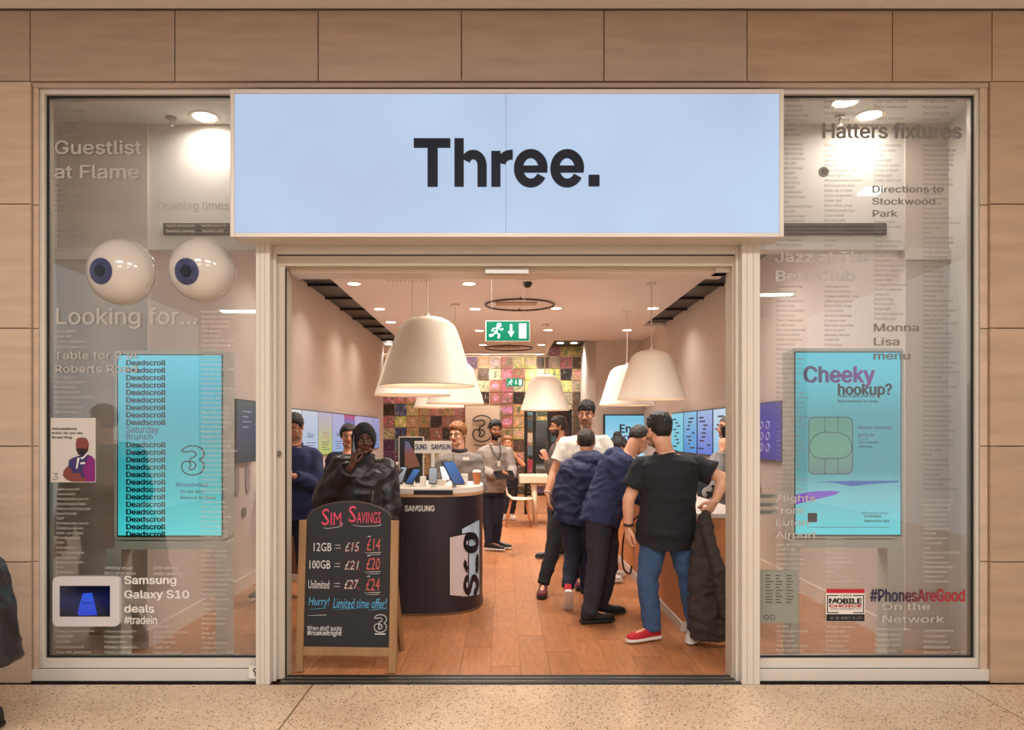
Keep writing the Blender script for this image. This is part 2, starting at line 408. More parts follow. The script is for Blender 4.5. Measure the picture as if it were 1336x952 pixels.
# --- shop: floor planks
M_plank = mat('oak_floor_plank', (172, 112, 72), .36, var=.20, vs=7, stretch=(6, .8, 1), rand=.09, bump=.05, bs=30)
sf = struct(MB().box(-3.4, 3.4, 4.86, 19.4, -.25, -.02).build('floor_shop', mat('plank_gap', (112, 68, 42), .8)))
pm = MB().box(-.0969, .0969, -.599, .599, -.02, .0).mesh('floor_plank'); pm.materials.append(M_plank)
stuffp = MB(); cnt = 0
for i in range(34):
    x = -3.2+.195*i+.0975; off = (i*0.437) % 1.2
    y = 4.86-off+.6
    while y < 19.4:
        a, b_ = max(y-.597, 4.87), min(y+.597, 19.35)
        if b_-a > .05:
            if y < 11.0 and b_-a > 1.19 and abs(x)/y < .7:
                o = bpy.data.objects.new('floor_plank', pm); COL.objects.link(o); o.parent = sf; o.location = (x, y, 0)
            elif y < 11.0: MB().box(x-.0965, x+.0965, a, b_, -.02, 0).build('floor_plank', M_plank, sf)
            else: stuffp.box(x-.0965, x+.0965, a, b_, -.02, 0)
        y += 1.2
o = stuffp.build('far_floor_planks', M_plank, sf); o['kind'] = 'stuff'
th = MB().box(PX(370, GY), PX(960, GY), 4.70, 4.87, -.06, .006).build('trim_1', M_seal); struct(th)
MB().box(PX(370, GY), PX(960, GY), 4.735, 4.75, .006, .009).build('threshold_rail', M_metal, th)
MB().box(PX(370, GY), PX(960, GY), 4.80, 4.815, .006, .009).build('threshold_rail', M_metal, th)

# --- shop walls
XL, XR, ZC = -2.55, 2.89, 3.43
struct(MB().box(-3.3, XL, 5.5, 16.35, 0, ZC+.4).build('wall_left', M_wall))
struct(MB().box(XR, 3.3, 5.5, 15.8, 0, ZC+.4).build('wall_right', M_wall))
struct(MB().box(-3.3, -3.2, 4.9, 5.5, 0, 3.8).box(3.2, 3.3, 4.9, 5.5, 0, 3.8).build('wall_window_bay', mat('bay_paint', (218, 215, 208), .7)))
struct(MB().box(-3.3, -3.2, 16.35, 19.3, 0, ZC+.4).build('wall_left_rear', M_wall))
struct(MB().box(1.93, 3.3, 15.8, 19.4, 0, ZC+.4).build('wall_right_rear', M_wall))
struct(MB().box(-3.3, 1.93, 19.05, 19.4, 0, 4.0).build('wall_rear', mat('rear_wall_cream', (214, 196, 176), .7)))
# skirting boards
M_skirt = mat('white_skirting', (214, 200, 188), .5)
struct(MB().box(XL, XL+.02, 5.5, 16.3, 0, .13).box(-3.2, XL+.02, 5.48, 5.5, 0, .13).build('baseboard_left', M_skirt))
struct(MB().box(XR-.02, XR, 5.5, 15.8, 0, .13).box(XR-.02, 3.2, 5.48, 5.5, 0, .13).build('baseboard_right', M_skirt))
# lining panel joints in the two side walls of the shop window bay
for x0, x1 in ((-3.2, XL), (XR, 3.2)):
    MB().box(x0, x1, 5.47, 5.5, 2.78, 2.86).build('trim_2', M_white)['kind'] = 'structure'
# bulkhead over the window bay
bh = struct(MB().box(-3.3, 3.3, 5.52, 5.66, 2.86, 3.78).build('trim_3', mat('bay_paint', (218, 215, 208), .7))); bh['label'] = 'painted bulkhead beam above the shop window bay'
for x0, x1 in ((PX(213, 5.5), PX(320, 5.5)), (PX(1000, 5.5), PX(1157, 5.5))):  # dark lined bands stand in for a mall reflection in the glass
    gr = MB().box(x0, x1, 5.500, 5.52, PZ(306, 5.5), PZ(291, 5.5)).build('reflection_band', M_dark, bh)
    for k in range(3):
        z = PZ(304-k*5, 5.5); MB().box(x0+.01, x1-.01, 5.494, 5.5, z, z+.008).build('reflection_band_line', mat('reflection_band_grey', (90, 86, 84), .5), gr)
struct(MB().box(-3.3, 3.3, 4.86, 5.52, 3.76, 3.85).build('ceiling_window_bay', mat('bay_paint', (218, 215, 208), .7)))
# main ceiling with the two recessed black strips and a rear recess
sc_ = MB()
sc_.box(-2.12, 1.04, 5.66, 19.1, ZC, ZC+.1)
sc_.box(1.04, 2.49, 5.66, 15.8, ZC, ZC+.1)
sc_.box(-3.3, -2.12, 16.6, 19.1, ZC, ZC+.1)
sc_.box(2.49, 3.0, 13.6, 15.8, ZC, ZC+.1)
sc_.box(1.04, 1.06, 15.8, 19.1, ZC, ZC+.3).box(1.06, 1.93, 15.8, 15.82, ZC, ZC+.3)
struct(sc_.build('ceiling_shop', M_ceil))
M_slot = mat('black_ceiling_slot', (26, 24, 32), .35)
rc = struct(MB().box(-2.6, -2.12, 5.66, 16.6, ZC+.05, ZC+.12).box(2.49, 2.92, 5.66, 13.6, ZC+.05, ZC+.12).box(1.04, 1.95, 15.8, 19.1, 3.66, 3.7).build('ceiling_recess', M_slot))
for y in [7.0+1.0*k for k in range(10)]:
    MB().box(-2.58, -2.12, y, y+.03, ZC+.02, ZC+.05).build('recess_bracket', mat('slot_grey', (34, 32, 42), .4), rc)
    if y < 13.5: MB().box(2.49, 2.9, y, y+.03, ZC+.02, ZC+.05).build('recess_bracket', mat('slot_grey', (34, 32, 42), .4), rc)

# ================================================================== SHOPFRONT WINDOWS
def frame_rect(mb, x0, x1, z0, z1, t, y0, y1, tb=None):
    tb = tb or t
    mb.box(x0, x0+t, y0, y1, z0, z1).box(x1-t, x1, y0, y1, z0, z1).box(x0+t, x1-t, y0, y1, z1-t, z1).box(x0+t, x1-t, y0, y1, z0, z0+tb)
def window(n, pxa, pxb, gxa, gxb):
    x0, x1 = PX(pxa, GY), PX(pxb, GY); a, b_ = PX(gxa, GY), PX(gxb, GY); zt_, zb = PZ(127, GY), PZ(856, GY)
    ztop = PZ(115, GY)
    W = struct(MB().box(x0, a, 4.76, 4.86, 0, ztop).box(b_, x1, 4.76, 4.86, 0, ztop).box(a, b_, 4.76, 4.86, zt_, ztop).box(a, b_, 4.76, 4.86, 0, zb).build('window_%d' % n, M_alu, bevel=.003))
    W['label'] = 'cream framed floor-to-ceiling shop window %s of the entrance' % ('left' if n == 1 else 'right')
    s = MB(); frame_rect(s, a, b_, zb, zt_, .010, 4.785, 4.80); s.build('glazing_seal', M_seal, W)
    MB().box(x0+.01, x1-.01, 4.755, 4.765, PZ(869, GY), PZ(868, GY)).build('sill_groove', M_seal, W)
    MB().box(x0, x1, 4.735, 4.765, 0, PZ(868.5, GY)).build('sill', M_alu, W, bevel=.003)
    MB().box(x0, x1, 4.73, 4.76, .0, .012).build('bottom_seal', M_seal, W)
    MB().box(a, b_, GY-.004, GY+.004, zb, zt_).build('pane', M_glass, W)
    return W
W1 = window(1, 50, 341, 64, 340)
W2 = window(2, 984, 1283, 987, 1267)
# reveal trim outside of the frames
tr = MB().box(PX(46, GY), PX(50, GY), 4.74, 4.86, 0, PZ(112, GY)).box(PX(1283, GY), PX(1290, GY), 4.74, 4.86, 0, PZ(112, GY)).box(PX(50, GY), PX(1283, GY), 4.745, 4.86, PZ(115, GY), PZ(109, GY))
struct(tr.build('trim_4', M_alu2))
# entrance frame: posts, header, track
ef = MB()
ztp = PZ(318, GY)
for a, b_, y0 in ((341, 359, 4.70), (359, 363, 4.76), (957, 961, 4.76), (961, 984, 4.70)):
    ef.box(PX(a, GY), PX(b_, GY), y0, 4.88, 0, ztp)
ef.box(PX(341, GY), PX(984, GY), 4.872, 4.985, PZ(333, GY), ztp+.9)
D1 = struct(ef.build('door_1', M_alu, bevel=.003)); D1['label'] = 'cream frame of the open shop entrance'
for a in (346, 352, 967, 975):
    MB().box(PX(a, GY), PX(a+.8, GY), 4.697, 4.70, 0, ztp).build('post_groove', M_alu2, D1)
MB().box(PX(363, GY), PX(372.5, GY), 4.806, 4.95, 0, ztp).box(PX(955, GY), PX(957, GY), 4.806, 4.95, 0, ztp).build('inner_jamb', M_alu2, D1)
MB().box(PX(372.5, GY), PX(373.7, GY), 4.80, 4.82, 0, PZ(350, GY)).build('door_seal', M_seal, D1)
MB().box(PX(359.5, GY), PX(960.5, GY), 4.768, 4.98, PZ(333, GY), ztp).build('header', M_alu, D1)
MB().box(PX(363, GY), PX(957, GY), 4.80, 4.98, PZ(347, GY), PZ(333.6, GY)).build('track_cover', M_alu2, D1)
MB().box(PX(363, GY), PX(957, GY), 4.795, 4.80, PZ(334.2, GY), PZ(333.2, GY)).build('header_groove', M_seal, D1)
MB().box(PX(373, GY), PX(955, GY), 4.9, 5.1, PZ(356, 4.9), PZ(347, 4.9)+.02).build('door_track', mat('track_pale', (222, 205, 190), .4), D1)
MB().box(PX(633, GY), PX(690, GY), 4.84, 4.9, PZ(357, 4.85), PZ(346, 4.85)).build('motion_sensor', M_metal, D1)
MB().box(PX(938, GY), PX(955, GY), 4.86, 5.0, PZ(356, 4.9), PZ(346, 4.9)).build('lock_housing', M_white, D1)
for zy in (590, 592.5): MB().frustum(P(364.5, zy, 4.80), P(364.5, zy, 4.785), .011, .011, 12).build('door_keyhole', M_chrome, D1)

# --- illuminated sign box
SY = 4.55
def sign_face():
    m = bpy.data.materials.new('sign_face'); m.use_nodes = True; nt = m.node_tree; b = nt.nodes['Principled BSDF']
    b.inputs['Roughness'].default_value = .6; b.inputs['Specular IOR Level'].default_value = .2
    tc = nt.nodes.new('ShaderNodeTexCoord'); n = nt.nodes.new('ShaderNodeTexNoise'); n.inputs['Scale'].default_value = .9
    nt.links.new(tc.outputs['Object'], n.inputs['Vector'])
    cr = nt.nodes.new('ShaderNodeValToRGB'); cr.color_ramp.elements[0].position = .35; cr.color_ramp.elements[1].position = .65
    cr.color_ramp.elements[0].color = lin((180, 198, 228)); cr.color_ramp.elements[1].color = lin((188, 214, 240))
    nt.links.new(n.outputs[0], cr.inputs[0]); nt.links.new(cr.outputs[0], b.inputs['Emission Color']); b.inputs['Emission Strength'].default_value = .92
    b.inputs['Base Color'].default_value = (.05, .055, .065, 1)
    return m
sx0, sx1, sz1, sz0 = PX(300, SY), PX(1023, SY), PZ(116, SY), PZ(309, SY)
sg = empty('illuminated_sign', (0, 4.7, sz0), 'wide light-blue illuminated fascia sign with a navy five-letter word above the entrance', 'sign')
s = MB(); frame_rect(s, sx0, sx1, sz0, sz1, .025, SY, 4.755); s.box(sx0+.02, sx1-.02, 4.70, 4.755, sz0+.02, sz1-.02)
s.build('sign_casing', mat('sign_frame', (206, 196, 186), .35, metal=.1), sg, bevel=.003)
MF = sign_face(); xm = PX(660, SY)
for a, b_ in ((sx0+.025, xm-.0015), (xm+.0015, sx1-.025)):
    MB().box(a, b_, SY+.012, SY+.03, sz0+.025, sz1-.025).build('lit_panel', MF, sg)
MB().box(xm-.0015, xm+.0015, SY+.014, SY+.03, sz0+.025, sz1-.025).build('panel_joint', mat('joint_line', (130, 140, 150), .5), sg)
M_let = mat('sign_letter_navy', (24, 27, 42), .6, spec=.2)
def u2(x, y): return (PX(x, SY), PZ(y, SY))
def poly(mb, pts, y0=SY-.01, y1=SY+.012): mb.prism([u2(*p) for p in pts], y0, y1)
def rect(mb, a, b_, c, d): poly(mb, [(a, c), (b_, c), (b_, d), (a, d)], SY-.0108, SY+.0125)
def ann(mb, cx, cy, rx, ry, tx, ty, a0, a1, n=18):
    for i in range(n):
        p = []
        for k, (fx, fy) in ((i, (rx, ry)), (i+1, (rx, ry)), (i+1, (rx-tx, ry-ty)), (i, (rx-tx, ry-ty))):
            t = R(a0+(a1-a0)*k/n); p.append((cx+fx*cos(t), cy-fy*sin(t)))
        poly(mb, p)
def letter(fn):
    s = MB(); fn(s); s.build('sign_letter', M_let, sg)
letter(lambda s: (rect(s, 540, 587.5, 181, 192), rect(s, 558, 571, 192, 243)))
letter(lambda s: (rect(s, 593, 605, 181, 243), ann(s, 617.5, 216, 17.5, 20, 12, 11, 0, 150), rect(s, 623, 635, 215, 243)))
letter(lambda s: (rect(s, 641, 653, 197.5, 243), ann(s, 667, 216, 20, 20, 12, 11.5, 88, 165), rect(s, 666, 669, 196, 207.6)))
for c in (692.5, 740):
    letter(lambda s: (ann(s, c, 219.5, 22, 24.5, 12, 10.5, 0, 328, 36), rect(s, c-12, c+21.6, 216.5, 224.5)))
letter(lambda s: rect(s, 768, 782, 228.5, 242.5))

# ================================================================== WINDOW LETTERING
LINES = ['Fancy restaurants', 'Cocktail recipes', '10 ways to know your', 'lover', 'Gatebushing', 'Getting knocked', 'Personal gifts', 'Powerful yoga', 'Midnight takeaways', 'Barry White songs', 'Dating apps',
         'Romantic poetry', 'Cheap nights out', 'Boxers or briefs', '24 hour locksmiths', 'Best goggles', 'Love is blind', 'Unfriend', 'Italian restaurants', 'French restaurants', 'Wedding venues', 'Proposal wishes', 'Best proposal ideas',
         'Engagement rings', 'Fantasy dates', 'Monogrammed cufflinks', '12 red roses', 'Eternity rings', 'Cocktail bars', 'Date delivery', 'Food delivery', 'Pubs with great food', 'Pubs with great views', 'Make-up on fleek',
         'Chinese restaurants', 'Expensive restaurants', 'Swipe left', 'Swipe right', 'Perfect partner quiz', 'Netflix and chill', 'Gorgeous men', 'Gorgeous women', 'Wedding bands', 'Wedding readings', 'Beautiful gifts', 'Vegan takeaways', 'Thai restaurants', 'Winning back your ex', 'White weddings', 'Little happy dance', 'Cheesy wedding tunes', 'Roman takeaways', 'Hot date', 'RSVP', 'Best man speeches']
def column(win, x, y0, y1, m, seed):
    n = max(1, int(round((y1-y0)/6.25))); rr = random.Random(seed)
    st = '\n'.join(rr.choice(LINES) for _ in range(n))
    vs, fs, a, b_, c, d = text2d(st, 0, 1, 1.0)
    k = (y1-y0)*GY/F/(d-c)
    mb = MB().add([(PX(x, GY)+(u-a)*k*.95, GY-.0055-l_*.0006, PZ(y1, GY)+(v-c)*k) for u, v, l_ in vs], fs)
    o = mb.build('vinyl_small_print', m, win); o['kind'] = 'stuff'; return o
sd = 0
for x, y0, y1, m in ((72, 130, 180, M_vgrey), (72, 240, 330, M_vgrey), (72, 430, 455, M_vinyl), (72, 490, 540, M_vinyl), (74, 636, 748, M_vinyl), (74, 820, 853, M_vinyl),
                     (137, 738, 750, M_vinyl), (137, 821, 853, M_vinyl), (201, 738, 750, M_vinyl), (201, 815, 853, M_vinyl), (263, 405, 640, M_vinyl), (263, 640, 853, M_vinyl), (217, 286, 304, M_vinyl), (264, 286, 304, M_vinyl)):
    sd += 1; column(W1, x, y0, y1, m, sd)
for x, y0, y1, m in ((1012, 130, 322, M_vgrey), (1012, 372, 640, M_vgrey), (1012, 708, 850, M_vinyl), (1075, 130, 158, M_vgrey), (1075, 188, 322, M_vgrey), (1075, 372, 452, M_vgrey), (1077, 700, 760, M_vinyl), (1077, 815, 850, M_vinyl),
                     (1140, 130, 158, M_vgrey), (1140, 188, 238, M_vgrey), (1140, 288, 418, M_vgrey), (1141, 818, 850, M_vinyl), (1204, 130, 158, M_vgrey), (1204, 188, 420, M_vgrey), (1204, 420, 640, M_vgrey), (1204, 650, 760, M_vinyl), (1204, 820, 853, M_vinyl)):
    sd += 1; column(W2, x, y0, y1, m, sd)
def headline(win, s, x0, x1, y0, y1, m=M_vbold, bold=.012, lab=None, line=.95):
    mb = MB(); text_px(mb, s, x0, x1, y0, y1, GY-.007, bold=bold, res=3, line=line)
    o = mb.build('vinyl_headline', m, win); o['label'] = lab or ('grey window lettering reading '+s.replace('\n', ' ')); return o
M_vh = mat('white_vinyl_headline', (178, 172, 166), .7)
headline(W1, 'Guestlist\nat Flame', 71, 185, 183, 233, M_vh, .012, 'pale two-line headline at the top left of the left window')
headline(W1, 'Opening times', 204, 299, 262, 277, M_vh, .012, 'faint opening times headline beside the big sign')
headline(W1, 'Looking for...', 73, 257, 401, 429, M_vh, .012, 'large pale headline under the eyeballs')
headline(W1, 'Table for 2 at\nRoberts Road', 71, 180, 458, 486, M_vh, .012, 'pale two-line headline across the corner of the cyan screen')
M_vw = vinyl('solid_white_vinyl', (238, 234, 228), .9)
headline(W1, 'Samsung\nGalaxy S10\ndeals', 162, 247, 751, 799, M_vw, .02, 'solid white three-line lettering beside the tablet')
headline(W1, '#tradein', 162, 205, 803, 814, M_vw, .012, 'small white hashtag under the three white lines')
headline(W2, 'Hatters fixtures', 1073, 1255, 160, 181, bold=.02, lab='large grey headline at the top of the right window')
headline(W2, 'Directions to\nStockwood\nPark', 1138, 1231, 242, 283, lab='grey three-line headline in the upper right window')
headline(W2, 'Jazz at The\nBear Club', 1011, 1135, 328, 367, M_vh, .02, 'pale bold two-line headline beside the sign corner')
headline(W2, 'Monna\nLisa\nmenu', 1140, 1199, 422, 469, lab='grey three-line headline at the top right corner of the screen')
headline(W2, 'Flights\nfrom\nLuton\nAirport', 1011, 1065, 645, 704, M_vh, .012, 'pale four-line headline across the lower left of the right screen')
headline(W2, 'On the\nNetwork', 1150, 1232, 786, 812, M_vh, .012, 'pale two-line headline under the navy and red hashtag')
def hash_mat():
    m = bpy.data.materials.new('navy_to_red_vinyl'); m.use_nodes = True; nt = m.node_tree; b = nt.nodes['Principled BSDF']
    tc = nt.nodes.new('ShaderNodeTexCoord'); sp = nt.nodes.new('ShaderNodeSeparateXYZ'); nt.links.new(tc.outputs['Generated'], sp.inputs[0])
    cr = nt.nodes.new('ShaderNodeValToRGB'); cr.color_ramp.elements[0].color = lin((36, 34, 66)); cr.color_ramp.elements[1].color = lin((170, 40, 50)); cr.color_ramp.elements[0].position = .3; cr.color_ramp.elements[1].position = .8
    nt.links.new(sp.outputs[0], cr.inputs[0]); nt.links.new(cr.outputs[0], b.inputs['Base Color']); return m
headline(W2, '#PhonesAreGood', 1135, 1259, 768, 785, hash_mat(), .02)

# ================================================================== PEOPLE
def skin(n, c): return mat('skin_'+n, c, .5, var=.05, vs=20)
SK = {'light': skin('light', (226, 168, 138)), 'tan': skin('tan', (205, 145, 112)), 'olive': skin('olive', (190, 130, 98)), 'brown': skin('brown', (140, 88, 62)), 'dark': skin('dark', (92, 56, 42))}
LIP = mat('lips', (170, 98, 84), .45); BEARD = mat('beard_hair', (48, 34, 28), .8); STUB = mat('stubble', (158, 116, 92), .7)
M_eye = mat('eye_white', (188, 176, 168), .4); M_iris = mat('eye_iris', (40, 28, 22), .2)
def hairm(n, c): return mat('hair_'+n, c, .5, var=.3, vs=60, bump=.5, bs=90)
HB, HBR, HG, HGY = hairm('black', (26, 20, 18)), hairm('dark_brown', (50, 34, 26)), hairm('ginger', (140, 86, 44)), hairm('salt', (90, 80, 70))
def cloth(n, c, rough=.85, b=.25): return mat('cloth_'+n, c, rough, var=.10, vs=14, bump=b, bs=120)
TS = bpy.data.scenes.new('workbench')   # scratch scene for evaluating modifiers, removed below
def remesh(mb, voxel, sm=4, fold=0, fs=9, seed=0):
    me = mb.mesh('tmp'); o = bpy.data.objects.new('tmp', me); TS.collection.objects.link(o)
    r = o.modifiers.new('r', 'REMESH'); r.mode = 'VOXEL'; r.voxel_size = voxel; r.adaptivity = 0
    if sm: s = o.modifiers.new('s', 'SMOOTH'); s.factor = .5; s.iterations = sm
    vl = TS.view_layers[0]; vl.update(); ev = o.evaluated_get(vl.depsgraph)
    nm = bpy.data.meshes.new_from_object(ev)
    bpy.data.objects.remove(o); bpy.data.meshes.remove(me)
    if fold:
        off = V((seed*3.1, seed*1.7, 0))
        nor = [v.normal.copy() for v in nm.vertices]; out = []
        for v, vn in zip(nm.vertices, nor):
            p = v.co
            q = V((p.x*fs, p.y*fs, p.z*fs*1.6))+off
            d = 1-abs(noise.noise(q))*2.2
            out += (p+vn*(fold*(d-.4)+fold*.5*noise.noise(p*fs*2.6+off)))[:]
        nm.vertices.foreach_set('co', out); nm.update()
    return nm
def put(name, me, m, parent, base=None):
    b = V(base) if base is not None else V(parent['_b'])
    me.transform(Matrix.Translation(-b)); me.name = name
    for x in (m if isinstance(m, (list, tuple)) else [m]): me.materials.append(x)
    me.polygons.foreach_set('use_smooth', [True]*len(me.polygons))
    return link(name, me, parent, b)
def headM(face, up=V((0, 0, 1))):
    f = V(face).normalized(); r = f.cross(V(up)).normalized(); u = r.cross(f).normalized()
    return Matrix((r, f, u)).transposed()
def head_prims(mb, c, M, s=1.0):
    def L(x, y, z): return c+M@(V((x, y, z))*s)
    mb.ball(L(0, -.012, .028), (.074*s, .094*s, .088*s), M, 20, 14)
    mb.ball(L(0, .018, -.035), (.060*s, .068*s, .072*s), M, 18, 12)
    mb.ball(L(0, .062, -.092), (.026*s, .022*s, .020*s), M)
    mb.cap(L(-.045, .05, -.075), L(.045, .05, -.075), .022*s, .022*s, 10)
    mb.cap(L(0, .086, .018), L(0, .108, -.022), .008*s, .012*s, 10)
    for q in (-1, 1):
        mb.ball(L(q*.012, .096, -.025), .009*s); mb.cap(L(q*.012, .082, .030), L(q*.048, .066, .028), .011*s, .011*s, 10)
        mb.ball(L(q*.040, .062, -.022), (.024*s, .022*s, .026*s), M)
        mb.ball(L(q*.077, -.008, -.005), (.009*s, .018*s, .030*s), M); mb.ball(L(q*.082, -.014, .010), (.007*s, .016*s, .016*s), M)
    mb.ball(L(0, .086, -.047), (.024*s, .010*s, .007*s), M); mb.ball(L(0, .084, -.060), (.020*s, .010*s, .008*s), M)
def hair(parent, c, M, m, side=.006, top=.018, front=.064, sideh=.035, back=-.075, s=1.0, quiff=0, name='hair', rough=.009, burn=-.02):
    nu, nv = 44, 30; mb = MB(); vs = []
    C = V((0, -.012, .028)); Rr = V((.074, .094, .088))
    def vert(t, a):
        d = V((sin(t)*sin(a), sin(t)*cos(a), cos(t)))  # a=0 -> front
        base = V((d.x*Rr.x, d.y*Rr.y, d.z*Rr.z)); p = C+base
        aa = abs((a+pi) % (2*pi)-pi)
        # hairline height by azimuth
        ks = [(0, front), (.7, front-.006), (1.05, sideh), (1.35, burn), (1.75, burn-.005), (2.3, back), (pi, back)]
        hl = ks[-1][1]
        for i in range(len(ks)-1):
            if ks[i][0] <= aa <= ks[i+1][0]:
                q = (aa-ks[i][0])/(ks[i+1][0]-ks[i][0]); hl = ks[i][1]*(1-q)+ks[i+1][1]*q; break
        hl += .016*noise.noise(V((sin(a)*7, cos(a)*7, 2.7+c.x*9))); z = p.z; mk = max(0, min(1, (z-hl)/.010+.5)); mk = mk*mk*(3-2*mk)
        up = max(0, min(1, (z-.03)/.07)); th = side+(top-side)*up
        if quiff: th += quiff*max(0, d.y)*max(0, min(1, (z-.07)/.04))
        nz = rough*noise.noise(V((d.x*9, d.y*9, d.z*5)))*2
        n = V((base.x/Rr.x**2, base.y/Rr.y**2, base.z/Rr.z**2)).normalized()
        # behind/below the skull keep the hair on the neck line
        if d.z < -.1 and d.y < .3: n = V((n.x, n.y, 0)).normalized(); p = p+V((0, 0, 0))
        return c+M@((p+n*(mk*(th+nz*min(1, th/.018))+mk*.003-(1-mk)*.022))*s)
    top_ = vert(0.001, 0); bot = vert(pi-.001, 0); vs.append(top_)
    for j in range(1, nv): vs += [vert(pi*j/nv, 2*pi*i/nu) for i in range(nu)]
    vs.append(bot); Lx = len(vs)-1
    fs = [(0, 1+(i+1) % nu, 1+i) for i in range(nu)]
    for j in range(nv-2):
        o = 1+j*nu; fs += [(o+i, o+(i+1) % nu, o+nu+(i+1) % nu, o+nu+i) for i in range(nu)]
    o = 1+(nv-2)*nu; fs += [(o+i, o+(i+1) % nu, Lx) for i in range(nu)]
    mb.add(vs, fs); return mb.build(name, m, parent, smooth=True)
def hand_prims(mb, w_, d, pn, k=1.0, curl=.5, th=1):
    """w_: wrist, d: finger direction, pn: palm-side normal, th: thumb side"""
    d = V(d).normalized(); pn = V(pn); pn = (pn-d*pn.dot(d)).normalized(); s = d.cross(pn).normalized()*th
    w_ = V(w_)
    mb.loft([(w_-d*.01, s, pn, .026*k, .019*k), (w_+d*.03*k, s, pn, .034*k, .016*k), (w_+d*.07*k, s, pn, .041*k, .014*k), (w_+d*.092*k, s, pn, .038*k, .011*k)], 16)
    for i, (o, ln) in enumerate(((.031, .072), (.011, .082), (-.010, .077), (-.030, .060))):
        a = w_+d*(.088*k)+s*(o*k); dd = (d+s*(o*2.2)).normalized(); ang = 0
        for q, seg in enumerate((.42, .32, .26)):
            ang += curl*(.7 if q == 0 else .9)
            dr = dd*cos(ang)+pn*sin(ang); b_ = a+dr*(ln*k*seg); mb.cap(a, b_, (.0092-.0006*q)*k, (.0086-.0008*q)*k, 8); a = b_
    a = w_+d*.028*k+s*.026*k; b_ = a+(d*.6+s*.75+pn*.25).normalized()*.038*k; c = b_+(d*.9+s*.2+pn*.35).normalized()*.034*k; e = c+(d*.95+pn*.35*curl).normalized()*.026*k
    mb.cap(a, b_, .015*k, .0115*k, 8); mb.cap(b_, c, .0115*k, .010*k, 8); mb.cap(c, e, .010*k, .0085*k, 8)
def shoe(parent, ank, toe, up, m_up, m_sole, L=.285, k=1.0, name='shoe'):
    d = (V(toe)-V(ank)); up = V(up); d = (d-up*d.dot(up)).normalized(); s = d.cross(up).normalized()
    o = V(ank)-up*.092-d*.065
    prof = [(0, .022, .055), (.04, .031, .088), (.15, .036, .104), (.30, .038, .102), (.42, .040, .080), (.58, .044, .062), (.74, .047, .052), (.88, .042, .046), (.96, .030, .038), (1.0, .014, .03)]
    mb = MB(); mb.loft([(o+d*(t*L)+up*(.012+h*.5*k), s, up, w_*k, h*.5*k) for t, w_, h in prof], 20, 2.6)
    sh = mb.build(name, m_up, parent, smooth=True)
    mb = MB(); mb.loft([(o+d*((t*1.04-.02)*L)+up*.012, s, up, (w_+.004)*k, .012) for t, w_, h in prof], 16, 5)
    mb.build('shoe_sole', m_sole, sh)
    lp = MB()
    for t in (.44, .52, .60):
        lp.tube([o+d*(t*L)+s*x+up*(.012+.1*k*(1.0-t*.75)-abs(x)*.3+.004) for x in (-.022, 0, .022)], .003, 6)
    lp.build('shoe_laces', m_sole, sh)
    return sh
MALE = [(-.13, .085, .085), (-.05, .150, .112), (.02, .162, .118), (.22, .150, .108), (.45, .150, .110), (.66, .168, .120), (.82, .168, .112), (.92, .125, .085), (1.0, .062, .060)]
def torso_rings(S, grow=0, t0=-.13, t1=1.0, flare=0, only=None):
    Pv, N = S['pelvis'], S['neck']; sx = (S['sho'][1]-S['sho'][0]).normalized(); hx = (S['hip'][1]-S['hip'][0]).normalized()
    mid = S.get('chest') or (Pv+N)/2; out = []; kk = S.get('k', 1); kd = S.get('kd', kk)
    ts = sorted({t for t, _, _ in MALE if t0 < t < t1} | {t0, t1})
    for t in ts:
        for i in range(len(MALE)-1):
            if MALE[i][0] <= t <= MALE[i+1][0]:
                q = (t-MALE[i][0])/(MALE[i+1][0]-MALE[i][0]); w_ = MALE[i][1]*(1-q)+MALE[i+1][1]*q; d = MALE[i][2]*(1-q)+MALE[i+1][2]*q; break
        else: w_, d = (MALE[1][1:] if t < 0 else MALE[-1][1:])
        if t < -.02: w_ = max(w_, .15 if grow else w_); d = max(d, .11 if grow else d)
        a = (1-t)*(1-t); b_ = 2*t*(1-t); c = t*t; ctl = 2*mid-(Pv+N)/2
        p = Pv*a+ctl*b_+N*c if t > 0 else Pv+(ctl-Pv).normalized()*(t*(N-Pv).length)
        tan = ((ctl-Pv)*(1-t)+(N-ctl)*t).normalized()
        tt = max(0, min(1, t)); ax = (hx*(1-tt)+sx*tt); ax = (ax-tan*ax.dot(tan)).normalized(); fw = tan.cross(ax).normalized()
        fl_ = flare*max(0, (.25-t)); out.append((p, ax, fw, w_*kk+grow+fl_, d*kd+grow+fl_))
    return out
